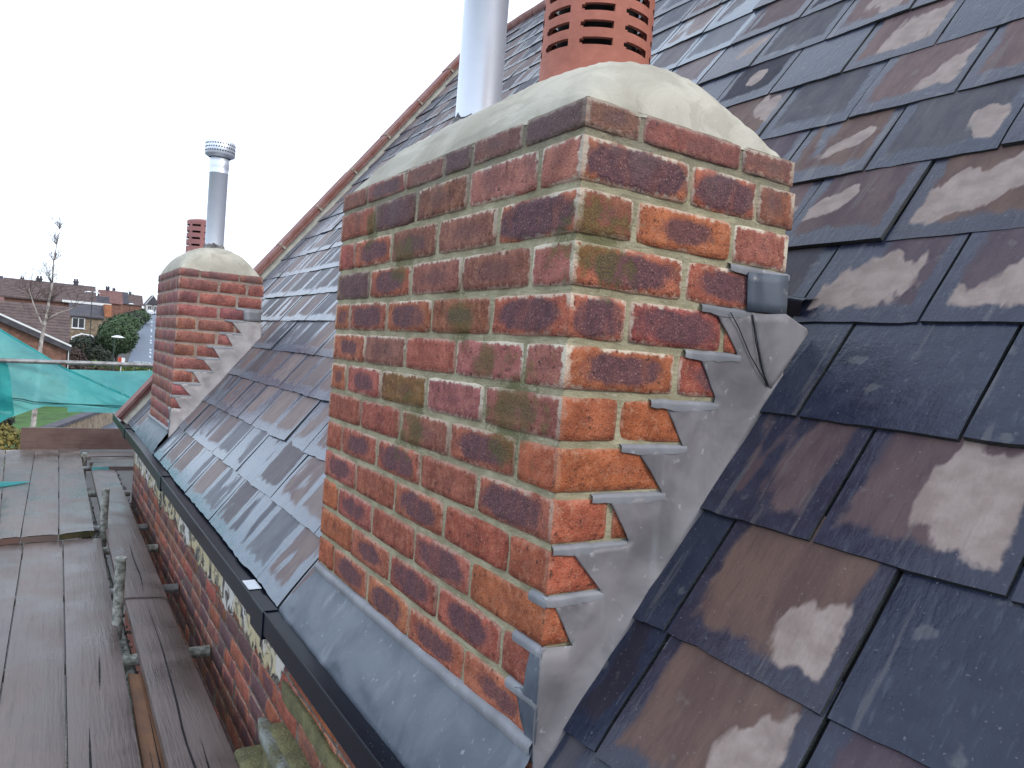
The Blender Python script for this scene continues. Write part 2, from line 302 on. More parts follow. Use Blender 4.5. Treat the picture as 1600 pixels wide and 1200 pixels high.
M['farbrick'] = simple('distant_brick', (.24,.12,.09), .9, .3, 2.5)
M['orangebrick'] = simple('orange_brick', (.42,.17,.085), .9, .2, 2.5)
M['beige'] = simple('beige_stone', (.3,.23,.16), .9, .35, 3.5)
M['white'] = simple('white_paint', (.72,.73,.74), .6, .08, 2)
M['render'] = simple('white_render', (.66,.66,.64), .8, .1, 1)
M['glassy'] = simple('window_pane', (.03,.035,.04), .12, .1, 1)
M['leaf'] = simple('leaf_green', (.075,.13,.06), .8, .4, 1.5, .3)
M['leafd'] = simple('leaf_dark', (.045,.062,.042), .8, .4, 1.5, .3)
M['leafl'] = simple('leaf_lime', (.12,.17,.03), .8, .35, 2, .3)
M['leafy'] = simple('leaf_yellow', (.26,.21,.05), .8, .35, 2, .3)
M['twig'] = simple('brown_twig', (.09,.06,.05), .9, .3, 4)
M['birch'] = simple('birch_bark', (.5,.46,.42), .8, .3, 4, .4, .01, c2=(.16,.13,.12))
M['polegreen'] = simple('dark_pole', (.03,.05,.045), .6)
M['lampwhite'] = simple('lamp_hood_white', (.75,.78,.82), .4, .05, 5)
M['cone'] = simple('cone_red', (.6,.06,.03), .6)
M['carwhite'] = simple('car_paint_white', (.6,.62,.66), .3, .05, 2)
M['tyre'] = simple('tyre', (.015,.015,.015), .8)

# ------------------------------------------------------------------ geometry constants (metres)
TH = R3(52.24); CT, ST = math.cos(TH), math.sin(TH); Z0 = -0.944; YV = 5.22
def RP(s, y, h=0.0): return Vector((s*CT - h*ST, y, Z0 + s*ST + h*CT))     # point over the roof slope: s up the slope, h off it
GROUND = -6.2
def terr(x, y):
    t = max(0, min(1, (y-112)/185)); z = GROUND + 10.7*t*t*(3-2*t)*1.0
    if y > 297: z += (min(y, 600)-297)*.018
    return z

# ------------------------------------------------------------------ setting
g = MB(); xs = [-400,-200,-100,-60,-40,-20,-10,-5,0,5,10,15,20,25,30,35,40,50,70,100,200,400,700]; ys = [-300,-100,-30,-5,10,20,30,40,50,60,75,90,105]+list(range(112,300,9))+[300,350,420,520,600,900,1500]
g.grid([[Vector((x, y, terr(x,y))) for y in ys] for x in xs]); tag(g.build('ground', M['earth']), kind='structure')
g = MB(); g.grid([[Vector((x, y, terr(x,y)+.012)) for y in (-20,-5,10,20,30,44.4)] for x in (-14,-5,0,5,16)], smooth=False); tag(g.build('yard_ground', M['yard']), kind='structure')
g = MB(); g.grid([[Vector((-16+(13.4+(y-30)*.287)*u, y, terr(0,y)+.03)) for y in (30,36,44,50,56,62)] for u in (0,.4,.8,1)], smooth=False); tag(g.build('lawn', M['grass']), kind='structure')
RL = [(1.2,44.5),(2.0,47),(3.9,56),(6.7,86),(9.3,116)] + [(9.3+19.3*t, 116+174*t) for t in [i/16 for i in range(1,17)]] + [(36,350)]
g = MB(); g.grid([[Vector((x+o, y, terr(x,y)+.05)) for o in (0,2.2,4.4,6.6)] for x, y in RL]); tag(g.build('road', M['asphalt']), kind='structure')
g = MB(); g.grid([[Vector((x, y, terr(x,90)+.06)) for x in (-60,-20,9,16,40,80)] for y in (66,72)]); tag(g.build('side_road', M['asphalt']), kind='structure')
g = MB()
for k in range(14):
    y = 112+k*9.5+3*math.sin(k*2.3); x = 9.3+19.3*(y-116)/174
    g.face([Vector((x+a, y+b, terr(x,y+b)+.075)) for a, b in ((3.15,0),(3.4,0),(3.6,3.4),(3.35,3.4))])
for y0, o, wd in ((119,1.2,2.2),(124,4.2,1.6),(131,1.0,1.8),(141,4.0,1.4)):
    x = 9.3+19.3*(y0-116)/174; g.face([Vector((x+o+a, y0+b, terr(x,y0+b)+.077)) for a, b in ((0,0),(wd,0),(wd,.8),(0,.8))])
tag(g.build('road_markings', M['paint']), kind='structure')
g = MB(); g.grid([[Vector((x+o, y, terr(x,y)+h)) for o, h in ((-2.0,.04),(-2.0,.16),(-.15,.16),(0,.16),(0,.02))] for x, y in RL[3:]], smooth=False); tag(g.build('pavement', M['yard']), kind='structure')

# ------------------------------------------------------------------ the house
house = thing('brick_house', 'red brick house with wet slate roof, two brick chimneys, silver flues and black gutter', 'house', (2.7, 1.6, GROUND))
BT = {  # flag: base colour, dark amount, mark size, moss, bloom
 'O': ((.45,.13,.058), .2, .2, .05, .15), 'o': ((.47,.14,.07), .8, .5, .05, .5), 'V': ((.46,.145,.08), .92, .72, .05, .7),
 'D': ((.42,.13,.075), .95, .95, .06, .7), 'P': ((.4,.115,.075), .9, .76, .03, .55), 'v': ((.42,.125,.08), .9, .58, .04, .6),
 'r': ((.38,.105,.068), .15, .3, .08, .3), 'p': ((.41,.15,.115), .2, .3, .12, 1.), 'm': ((.31,.115,.085), .45, .45, .45, .6),
 'M': ((.25,.09,.06), .8, .5, .8, .4), 'q': ((.34,.125,.105), .3, .5, 0, .2), 'Q': ((.3,.115,.105), .5, .6, 0, .2), 'g': ((.17,.095,.095), .75, .85, .18, .25), 'G': ((.26,.11,.05), .3, .3, 1.1, .6), 'S': ((.34,.13,.07), .9, .4, .25, .3)}
def brick_face(mb, org, ex, n, x0, x1, z0, z1, flag, res=(14,6), cl=False, cr=False, proud=.0035, rough=1.0):
    """one visible brick face: irregular, slightly pillowed patch standing proud of the mortar. cl / cr: its arris is the wall's corner"""
    base, dk, sz, mo, ef = BT[flag]; k = 1.06 + random.uniform(-.14, .14)
    base = (base[0]*k, base[1]*k*random.uniform(.9,1.12), base[2]*k*random.uniform(.85,1.2)); sz *= random.uniform(.9, 1.1)
    hw, hh = (x1-x0)/2, (z1-z0)/2; cx, cz = (x0+x1)/2, (z0+z1)/2; nx, nz = res; ez = Vector((0,0,1)); sd_ = random.random()*50
    tlt = random.uniform(-.002,.002)*rough; P = []; UV = []; U2 = []
    for i in range(nx+1):
        a = -1+2*i/nx; a = math.copysign(abs(a)**.8, a)
        if nx == 16 and i in (1, 15): a = math.copysign(.978, a)
        if nx <= 7: a = (-1,-.965,-.5,0,.5,.965,1)[i] if nx == 6 else (-1,-.965,-.32,.32,.965,1)[min(i,5)] if nx == 5 else a
        row = []; ur = []; u2 = []
        for j in range(nz+1):
            b = -1+2*j/nz; b = math.copysign(abs(b)**.75, b)
            if nz == 7: b = (-1,-.945,-.6,-.2,.2,.6,.945,1)[j]
            if nz == 4: b = (-1,-.92,0,.92,1)[j]
            if nz == 3: b = (-1,-.92,.92,1)[j]
            left_c = cl and a < 0; right_c = cr and a > 0
            ea = 0 if (left_c or right_c) else abs(a); eb = abs(b)
            x = cx + a*hw*(1-(.03 if not (left_c or right_c) else 0)*eb**8); z = cz + b*hh*(1-.07*(ea**10))
            q = org + ex*x + ez*z; damp = 1.0
            if left_c: damp = min(1, (1+a)*3)
            if right_c: damp = min(1, (1-a)*3)
            if ea > .99: x += .0022*N3(q, 45, sd_)*rough*1.6
            if eb > .99: z += .0018*N3(q, 40, sd_+5)*rough*1.8
            rim = max(ea, eb); off = proud + (.0016*N3(q, 28, sd_) + .0012*N3(q, 90, sd_) + tlt*a)*rough*damp
            if rim > .985: off = -.0025
            elif rim > .93: off -= .0006
            if left_c and a < -.99: x = -proud; off = proud if eb < .985 else -.001
            if right_c and a > .99: x = cx + hw + proud; off = proud if eb < .985 else -.001
            row.append(org + ex*x + ez*z + n*off); ur.append((a, b)); u2.append((hw, hh))
        P.append(row); UV.append(ur); U2.append(u2)
    if ex.cross(ez).dot(n) < 0: P = P[::-1]; UV = UV[::-1]
    mb.grid(P, 0, UV, base+(1,), (dk, sz, mo, ef), U2)
NEAR = {0: [(0,.1,'m'),(.108,.318,'r'),(.326,.45,'m')], 1: [(0,.206,'D'),(.216,.363,'D'),(.373,.459,'m')], 2: [(0,.1,'m'),(.11,.31,'o'),(.322,.452,'p')],
 3: [(0,.211,'V'),(.223,.45,'V')], 4: [(0,.1,'D'),(.111,.31,'P'),(.32,.45,'O')], 5: [(0,.21,'V'),(.222,.45,'P')], 6: [(0,.1,'O'),(.11,.45,'O')],
 7: [(0,.225,'O'),(.235,.45,'O')], 8: [(0,.098,'O'),(.11,.3,'O'),(.31,.45,'r')], 9: [(0,.215,'O'),(.225,.45,'r')], 10: [(0,.1,'O'),(.11,.32,'O'),(.33,.45,'r')], 11: [(0,.21,'O'),(.22,.45,'r')], 12: [(0,.1,'O'),(.11,.45,'r')], 13: [(0,.22,'r'),(.23,.45,'r')]}
LEFT = {0: 'gmgmPr', 1: 'ppmgr', 2: 'DmMPr', 3: 'pmmPg', 4: 'PSVPo', 5: 'pprmv', 6: 'mpGvo', 7: 'OPmrr', 8: 'PrPvr', 9: 'OrPrP', 10: 'OPrvO', 11: 'rPPvO', 12: 'ovVPO', 13: 'rPorP'}
def chimney(y0, dz, depth, near, left, name, label, hi=True):
    w_ = .45; o = Vector((0, y0, dz)); res = (16, 7) if hi else (6, 4); mb = MB(); top = .048
    # mortar core
    NX, NZ = (50, 90) if hi else (10, 20)
    def pl(org, ex, L, n, zb, nseg):
        zz = [zb+(top-zb)*j/NZ for j in range(NZ+1)]
        mb.grid([[org + ex*(L*i/nseg) + Vector((0,0,z)) + n*((.0018*N3(org+ex*(L*i/nseg)+Vector((0,0,z)), 30))*(0 if i in (0,nseg) else 1)) for z in zz] for i in range(nseg+1)][::(1 if ex.cross(Vector((0,0,1))).dot(n) > 0 else -1)], 1)
    X, Y = Vector((1,0,0)), Vector((0,1,0))
    pl(o, X, w_, -Y, -1.15, NX); pl(o, Y, depth, -X, -1.15, NX*2); pl(o+X*w_, Y, depth, X, -.6, 12); pl(o+Y*depth, X, w_, Y, -1.15, 8)
    zc = lambda c: (-.075*c+.0048, -.075*(c-1)-.0048)
    for c in range(0, 14):
        z0, z1 = zc(c)
        if c == 0: z1 = top-.001
        jx = random.uniform(-.003,.003)
        for k, (a, b, f) in enumerate(near[c]):
            brick_face(mb, o, X, -Y, a if k == 0 else a-.0012, b if k == len(near[c])-1 else b+.0012, z0, z1, f, res, cl=(k == 0), cr=(k == len(near[c])-1))
        js = [0] + ([.107+.225*i for i in range(6)] if c % 2 else [.22+.225*i for i in range(6)]); 
        if c == 0: js = [0,.16,.33,.44,.62,.84]
        js = [q for q in js if q < depth-.06] + [depth]
        for k in range(len(js)-1):
            f = left[c][min(k, len(left[c])-1)]
            # looking from outside, the near corner is at y = 0
            brick_face(mb, o, Y, -X, js[k]+(0 if k == 0 else .0045), js[k+1]-(0 if k == len(js)-2 else .0045), z0, z1, f, res, cl=(k == 0), cr=(k == len(js)-2))
        for k in range(4):      # far and back faces, out of the photograph
            if c < 9: brick_face(mb, o+X*w_, Y, X, depth*k/4+.006*(k > 0), depth*(k+1)/4-.006*(k < 3), z0, z1, 'r', (4,2), cl=(k==0), cr=(k==3))
        for k in range(2): brick_face(mb, o+Y*depth, X, Y, w_*k/2+.006*k, w_*(k+1)/2-.006*(1-k), z0, z1, 'm', (4,2), cl=(k==0), cr=(k==1))
    ch = mb.build('chimney', [M['brick'], M['mortar'] if hi else M['farmortar']], house); tag(ch, label)
    # flaunching: a smooth cement dome
    f = MB(); nu, nv = 44, 64; P = []
    def dome(u, v):
        return (1-abs(u)**(2.1 if hi else 2.6))**(.8 if hi else .7)*(1-abs(v)**6)**.7
    for i in range(nu+1):
        u = -1+2*i/nu; u = math.copysign(abs(u)**.75, u); r = []
        for j in range(nv+1):
            v = -1+2*j/nv; v = math.copysign(abs(v)**.75, v); p = o + Vector((-.001+.221+u*.221, depth/2+v*(depth/2+.002), 0))
            edge = max(abs(u), abs(v)); rag = .004*N3(p, 30)+.003*N3(p, 80)
            p.z = dz + .046 + .158*dome(u, v) + .005*N3(p, 9) + (rag if edge < .995 else rag - .006)
            r.append(p)
        P.append(r)
    f.grid(P); f.build('flaunching', M['cement'], ch)
    return ch, o, w_
def pot(c, parent, rows, top):
    mb = MB(); n = 120; hh = .0066; zs = [-.08, 0, .02]
    for r in rows: zs += [r-hh, r-hh*.55, r+hh*.55, r+hh]
    zs += [top-.022, top-.007, top]; rad = [.107 if z < .01 else .103 for z in zs]; rad[-2] = .106; rad[-1] = .1
    def skip(i, j):
        z = (zs[j]+zs[j+1])/2
        for r in rows:
            if abs(z-r) < hh:
                k = ((i+.5)/n*8 + .315) % 1; lim = .37 if abs(z-r) < hh*.55 else .345
                return abs(k-.5) < lim
        return False
    mb.lathe(c, list(zip(rad, zs)), n, 0, skip); mb.lathe(c, [(r-.008, z) for r, z in zip(rad, zs)], n, 0, skip)
    # slot walls and an added dark core painting the shade inside the pot
    mb.lathe(c, [(.075,-.05),(.075,top-.01)], 24, 1)
    mb.lathe(c, [(.1,top),(.06,top+.01),(.0,top+.014)], n, 0)
    pt = mb.build('chimney_pot', [M['terracotta'] if c[1] < 2 else M['terracotta_pink'], M['hole']], parent)
    return pt
def flue(c, h, parent):
    mb = MB(); r = .0535
    mb.lathe(c, [(r,-.1),(r,h-.11),(r+.002,h-.108),(r+.002,h-.1),(r,h-.098),(r+.003,h-.07),(r+.003,h-.02),(r,h-.018),(r,h)], 48); mb.build('flue_pipe', M['steel'], parent)
    sm = MB(); P = []
    for i in range(25):
        t = 2*math.pi*i/24; P.append([Vector((c[0]+q*math.cos(t), c[1]+q*math.sin(t), c[2]+zz+.02*N3((math.cos(t),math.sin(t),k), 3, 4))) for k, (q, zz) in enumerate(((r+.0005,.034),(r+.005,.028),(r+.016,-.03)))])
    sm.grid(P); sm.build('flue_bedding', M['rubble'], parent)
    cw = MB(); z = h
    cw.lathe(c, [(.062,z-.012),(.083,z+.0),(.086,z+.004),(.086,z+.078),(.082,z+.082),(.04,z+.088),(0,z+.09)], 48, 0)
    for row in range(3):
        for i in range(36):
            t = 2*math.pi*(i+.5*(row%2))/36; zz = c[2]+z+.02+row*.021; R_ = .0868
            q = [Vector((c[0]+R_*math.cos(t+d), c[1]+R_*math.sin(t+d), zz+e)) for d, e in ((-.045,-.004),(.045,-.004),(.045,.004),(-.045,.004))]
            cw.face(q, 1)
    cw.build('flue_cowl', [M['steel'], M['hole']], parent)
def sheet(poly, f3, mat, name, parent, cuts=3, th=.0022, disp=.0022, flare=None):
    """polygon in face coordinates -> dented thin metal sheet"""
    import bmesh
    bm = bmesh.new(); vs = [bm.verts.new((a, b, 0)) for a, b in poly]; fc = bm.faces.new(vs)
    bmesh.ops.triangulate(bm, faces=[fc])
    for _ in range(cuts): bmesh.ops.subdivide_edges(bm, edges=[e for e in bm.edges if e.calc_length() > .018], cuts=1, use_grid_fill=True)
    bmesh.ops.triangulate(bm, faces=bm.faces[:])
    for v in bm.verts:
        a, b = v.co.x, v.co.y; p, n = f3(a, b); v.co = p + n*(disp*1.3*N3(p, 14, 2) + disp*N3(p, 40, 3))
    bmesh.ops.recalc_face_normals(bm, faces=bm.faces[:])
    c_n = f3(*poly[0])[1]
    if sum((f_.normal.dot(c_n) for f_ in bm.faces)) < 0: bmesh.ops.reverse_faces(bm, faces=bm.faces[:])
    for f_ in bm.faces: f_.smooth = True
    me = bpy.data.meshes.new(name); bm.to_mesh(me); bm.free(); me.materials.append(mat)
    o = bpy.data.objects.new(name, me); sc.collection.objects.link(o); o.parent = parent; o.matrix_parent_inverse = Matrix.Translation(-world_loc(parent))
    s_ = o.modifiers.new('thickness', 'SOLIDIFY'); s_.thickness = th; s_.offset = -1
    return o
def flashing(ch, o, w_, depth, extra=True):
    LM = M['lead'] if extra else M['leadpale']
    X, Y, Zv = Vector((1,0,0)), Vector((0,1,0)), Vector((0,0,1)); oy = o.y; oz = o.z
    def fn(a, b):       # near face; the toe swells out towards the slates
        zr = Z0 + math.tan(TH)*a - oz; h = (b-zr)*CT; out = .007 + .012*max(0, 1-max(h, 0)/.05)**2
        return o + X*a + Zv*b - Y*out, -Y
    def fl(a, b): return o + Y*a + Zv*b - X*.007, -X
    teeth = [(-.223,.278,.349),(-.2985,.25,.305),(-.381,.186,.242),(-.452,.134,.203),(-.527,.086,.141),(-.601,.022,.095),(-.675,-.004,.046)]
    zr = lambda x: Z0 + math.tan(TH)*x - oz + .012
    poly = [(-.0075, zr(0)-.03), (-.0075, -.676)]
    poly = [(-.008, zr(0)-.02), (-.008, -.742), (.046, -.752)]
    pts = []
    for z, a, b in reversed(teeth): pts += [(b, z-.066 if z > -.6 else z-.066), (a+.016 if a > 0 else -.004, z-.008)]
    # from bottom tooth up: right foot of the tooth's cut, then its top-left corner on the joint
    poly = [(-.008, zr(0)-.02), (-.008, -.745), (.05, -.749)]
    for z, a, b in reversed(teeth): poly += [(b, z-.068), (max(a+.012, -.003), z-.010)] ; 
    poly2 = [poly[0], poly[1], poly[2]]
    prev = None
    for z, a, b in reversed(teeth):
        poly2 += [(b, z-.0695), (max(a+.014, -.003), z-.0085), (b+.012 if False else max(a+.014, -.003)+.004, z-.006)]
        nxt = [t for t in teeth if t[0] > z]
        if nxt:
            t = nxt[-1]; poly2 += [(t[2]-.002, z-.004)]
    poly2 += [(.372,-.228), (.372,-.222), (.457,-.222), (.457,-.215)]
    poly2 += [(.463,-.235), (.463, zr(.463)-.0), (.3, zr(.3)-.004), (.15, zr(.15)-.004)]
    # drop repeated / self-touching points
    cl_ = []
    for q in poly2:
        if not cl_ or (abs(q[0]-cl_[-1][0]) > .0015 or abs(q[1]-cl_[-1][1]) > .0015): cl_.append(q)
    sheet(cl_, fn, LM, 'step_flashing', ch)
    # turned-in bright top edges on each step
    ups = [.371]+[t[2] for t in teeth[:-1]]
    for (z, a, b), ub in list(zip(teeth, ups)) + [((-.15,.335,.44), .455)]:
        aa = a-.022; L = ub-aa
        P = []; tb = MB()
        for i in range(13):
            x = aa + (L+.008)*i/12; wb = .0016*N3((x*3, z*9, 0), 20); x_ = max(x, -.008)
            P.append([o + X*x_ + Zv*(z+.0045+wb) + Y*.001, o + X*x_ + Zv*(z+.0015+wb) - Y*.0066, o + X*x_ + Zv*(z-.003+wb) - Y*.0077, o + X*x_ + Zv*(z-.0085-.004*math.sin(i/12*math.pi)+wb*2) - Y*.0073])
        tb.grid(P); tb.build('flashing_turn_in', M['leadbright'], ch)
    for z, y1 in ((-.675,.036),(-.749,.07),(-.825,.08)):       # the two or three that wrap on to the left face
        P = []
        for i in range(7):
            y = -.009 + (y1+.009)*i/6; d = -.02 if z < -.8 else 0
            P.append([o + Y*y + Zv*(z+.0045) + X*.001, o + Y*y + Zv*(z+.001) - X*.0068, o + Y*y + Zv*(z-.005) - X*.0085, o + Y*y + Zv*(z-.012) - X*.0074])
        tb = MB(); tb.grid(P[::-1]); tb.build('flashing_turn_in', M['leadbright'], ch)
    sheet([(-.0075,-.752),(.022,-.757),(.030,-.82),(.052,-.826),(.012,-.9),(-.0075,-.915)], fl, M['leaddark'], 'corner_flashing', ch)
    sheet([(.353,-.157),(.457,-.15),(.458,-.218),(.36,-.221)], lambda a, b: (o + X*a + Zv*b - Y*.0098, -Y), M['leaddark'] if extra else M['leadbright'], 'flashing_patch', ch, cuts=2)
    if extra:
        sheet([(.371,-.226),(.455,-.217),(.512,-.238),(.516,-.245),(.439,-.35),(.428,-.345)], lambda a, b: (o + X*a + Zv*b - Y*(.0105+.06*max(0,a-.43)), -Y), M['lead'], 'flashing_corner_piece', ch, cuts=3, disp=.001)
        cr = MB()
        for pts in ([(.372,-.226),(.385,-.27),(.41,-.32),(.428,-.343)], [(.318,-.228),(.34,-.25),(.375,-.295),(.428,-.345)]):
            cr.tube([o + X*a + Zv*b - Y*.0112 for a, b in pts], .0009, 5)
        cr.build('flashing_lap_edge', M['hole'], ch)
    # front apron: upstand on the brick, dressed down over the eave slates into the gutter
    tz = lambda y: .016*(1-y/depth)
    ap = MB(); P = []; ny = 60
    prof = [(.001,.052),(-.006,.046),(-.010,.036),(-.014,.026)]
    for i in range(ny+1):
        y = -.006 + (depth+.06)*i/ny; y_ = min(y, depth+.005); wb = .0022*N3((0, y*6, 0), 3)+.001*N3((1, y*30, 0), 3); r = []
        for x, z in prof: r.append(Vector((x, o.y+y_, -.955+z+wb+tz(y_))))
        for t in [q/9 for q in range(1, 10)]:
            e_ = Vector((-.014, o.y+y_, -.929+wb+tz(y_))).lerp(RP(-.124, o.y+y, .012), t); e_ += Vector((-.012,0,-.009))*math.sin(math.pi*t) + Vector((-1,0,.5))*.003*N3((t*2, y*5, 2), 3)*min(1, t*3); r.append(e_)
        r.append(RP(-.128, o.y+y, -.006)); r.append(RP(-.13+.004*N3((0,y*5,0),2), o.y+y, -.035))
        P.append(r)
    ap.grid(P[::-1], smooth=True); ap.build('apron_flashing', M['leaddark'], ch)
    eb = MB(); eb.grid([[Vector((x, o.y-.004+(depth+.01)*i/40, -.953+z+tz(depth*i/40)+.0022*N3((0,(depth*i/40)*6,0),3))) for x, z in ((.001,.053),(-.0075,.0515),(-.0125,.045),(-.0125,.038),(-.0118,.0335))] for i in range(41)][::-1])
    eb.build('apron_top_edge', M['leadbright'], ch)
chA, oA, wA = chimney(0, 0, 1.0, NEAR, LEFT, 'chimney', 'large near chimney of orange and purple bricks with cement dome')
pot((.22,.285,.176), chA, [.059+.0295*i for i in range(6)], .255); flue((.22,.735,.19), .57, chA); flashing(chA, oA, wA, 1.0)
nearB = {c: [(a, b, random.choice('qqqQq') if c > 0 else 'Q') for a, b, _ in v] for c, v in NEAR.items()}
leftB = {c: ''.join(random.choice('qqQqQ') for _ in range(6)) for c in LEFT}
chB, oB, wB = chimney(3.705, -.022, .9, nearB, leftB, 'chimney', 'smaller-looking far chimney of plain red bricks', hi=False)
pot((.22,4.36,.14), chB, [.083,.126,.167,.208], .245); flue((.22,3.98,.17), .57, chB); flashing(chB, oB, wB, .9, extra=False)

# ------------------------------------------------------------------ roof of riven slates
SB = [-.115, .083, .277, .484, .689, .902, 1.111, 1.335, 1.555, 1.785, 2.003]
while SB[-1] < 4.3: SB.append(SB[-1]+.215)
ANCH = {1:-.09, 2:-.084, 3:-.221, 4:-.086, 5:-.197, 6:-.045, 7:.101, 8:.247, 9:.136, 10:.287}
sm = MB(); S_END = 4.36
def slate(y0, y1, s0, gauge, seed, dry, pale, base, spots=0., clip=None, cy=.5):
    L = gauge+.045; nx = 9; ns = 5; th = random.uniform(.005,.009); lift = random.uniform(.005,.011); tw = random.uniform(-.0015,.0015)
    g_ = .0032; y0 += g_; y1 -= g_; P = []; UV = []; U2 = []; sk = random.uniform(-.003,.003)
    def pt(i, j, h):
        a = i/nx; y = y0+(y1-y0)*a; t = j/ns; s = s0 + L*t
        if j == 0: s += .003*N3((y*22, s0*9, seed), 1.)+.0022*N3((y*75, s0*9, seed), 1.) + sk*(a-.5)*2
        if i in (0, nx): y += .0012*N3((s*40, seed, a*5), 1.)
        if clip: y = min(max(y, clip[0](s) if clip[0] else y), clip[1](s) if clip[1] else y)
        hh = th + lift*(1-t) + tw*(a-.5)*2 + .0011*N3((y*9, s*9, seed), 1.) + .0005*N3((y*40, s*40, seed), 1.)
        if j == 0: hh -= .0012
        return RP(s, y, hh if h else hh-th), (y+seed*7.3, s+seed*3.1), (a, min(1, L*t/gauge))
    G = [[pt(i, j, True) for j in range(ns+1)] for i in range(nx+1)]
    base4 = base+(pale,); at = (seed, dry, spots, cy)
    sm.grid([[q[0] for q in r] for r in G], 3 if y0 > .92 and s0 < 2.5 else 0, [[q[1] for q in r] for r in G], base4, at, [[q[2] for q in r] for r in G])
    e = [pt(i, 0, False)[0] for i in range(nx+1)]
    for i in range(nx):
        sm.face([G[i][0][0], e[i], e[i+1], G[i+1][0][0]][::-1] if False else [e[i], e[i+1], G[i+1][0][0], G[i][0][0]][::-1], 1)
    for i, rev in ((0, False), (nx, True)):
        b_ = [pt(i, j, False)[0] for j in range(ns+1)]
        for j in range(ns):
            q = [G[i][j][0], G[i][j+1][0], b_[j+1], b_[j]]; sm.face(q[::-1] if rev else q, 1)
BASES = [(.115,.079,.08), (.095,.07,.082), (.14,.09,.074), (.032,.028,.04), (.09,.086,.095), (.155,.105,.098)]
# slates the photograph shows large, by course and position: (y range) -> look
SPEC = {(2,-.2): (1.1,.45,2,.2,.3), (2,-.45): (.2,0,3,.5,.5), (2,-.04): (.3,0,4,.3,.6), (3,-.34): (1.1,.95,0,.2,.55), (3,-.12): (.6,0,0,.5,.5), (4,-.2): (.1,0,3,.5,.5), (4,-.43): (.25,0,3,.5,.5), (4,-.04): (.2,0,4,.5,.5),
        (5,-.33): (1.0,1.05,1,.45,.5), (5,-.09): (.55,.85,1,.5,.4), (1,-.2): (1.1,.5,2,.95,.55), (1,-.45): (1.1,.9,1,.9,.6), (6,-.2): (1.1,.6,2,.6,.5), (6,.05): (1.1,.3,0,.1,.5), (7,-.03): (1.1,.25,4,.9,.4), (7,-.3): (1.1,.3,5,.2,.4),
        (8,.1): (1.1,.7,5,.9,.45), (8,.35): (1.1,0,4,.5,.5), (9,.0): (.4,.0,4,.5,.5), (9,.25): (1.1,.75,5,.4,.5), (10,.4): (1.1,.6,5,.4,.5), (10,.1): (.9,.4,5,.3,.5)}
for k, s0 in enumerate(SB):
    gauge = (SB[k+1]-s0) if k+1 < len(SB) else .2
    cuts = []; y = ANCH.get(k, random.uniform(-.1,.1)); cuts = [y]
    while cuts[-1] < YV: cuts.append(cuts[-1]+random.uniform(.225,.29))
    y = cuts[0]
    while y > -2.3: y -= random.uniform(.24,.275); cuts.insert(0, y)
    cuts = [q for q in cuts if q < YV-.06] + [YV]
    for a, b in zip(cuts[:-1], cuts[1:]):
        segs = [(a, b)]; out = []
        for (c0, c1, xr) in ((-.005, 1.012, .47), (3.695, 4.62, .47)):      # keep clear of the chimneys
            lo_s, hi_s = -.05, xr/CT
            if s0 + gauge*.5 > hi_s: continue
            new = []
            for p0, p1 in segs:
                if p1 <= c0 or p0 >= c1: new.append((p0, p1)); continue
                if p0 < c0-.012: new.append((p0, c0))
                if p1 > c1+.012: new.append((c1, p1))
            segs = new
        for p0, p1 in segs:
            mid = (p0+p1)/2; seed = random.random(); base = random.choice(BASES); dry = random.choice([.3,.55,.75,.95,1.1,1.1]); pale = random.choice([0,0,0,.15,.35,.6]); cy = random.uniform(.35,.7)
            spots = 0.
            for (kk, ym), (d_, p_, b_, cx_, cy_) in SPEC.items():
                if p0 > .9: base = random.choice([(.15,.11,.105),(.17,.12,.11),(.085,.085,.1),(.12,.125,.14),(.1,.085,.09),(.2,.15,.135)]); pale = 0; dry = random.choice([.62,.72,.8,.9,1.0])  # far slates: lighter bases paint in the reflected sky
                if kk == k and p0 < ym < p1: dry, pale, base = d_, p_, BASES[b_]; seed = ((cx_-.12)/.76*.98 + .01 + int(seed*6.99)) / 7; cy = cy_
            if p1-p0 < .16: pale = 0
            if k == 4 and -.09 < mid < 0: spots = .9
            clip = None
            if k == 0 and p0 >= 1.01 and p0 < 1.3 and abs(p0-1.012) < .02: clip = (lambda s: 1.012 + max(0, .06-s)*.35, None)
            slate(p0, p1, s0, gauge, seed, dry, pale, base, spots, clip, cy)
# dark eaves course and deck below the slates
sm.face([RP(-.1,-2.3,-.004), RP(-.1,YV,-.004), RP(S_END,YV,-.004), RP(S_END,-2.3,-.004)][::-1], 2)
roof = sm.build('roof', [M['slate'], M['slateedge'], M['deck'], M['slatesheen']], house)
mb = MB(); RX = S_END*CT; RZ = Z0+S_END*ST
mb.face([Vector((RX,-2.3,RZ)), Vector((RX,YV,RZ)), Vector((2*RX,YV,Z0)), Vector((2*RX,-2.3,Z0))]); mb.build('rear_slope', M['rooftile2'], roof)
mb = MB()
for i in range(18):
    y = -2.3+i*.42; mb.tube([(RX, y+.004, RZ+.0), (RX, y+.2, RZ+.004), (RX, y+.414, RZ+.0)], .055, 14)
mb.build('ridge_tiles', M['terracotta_old'], roof)
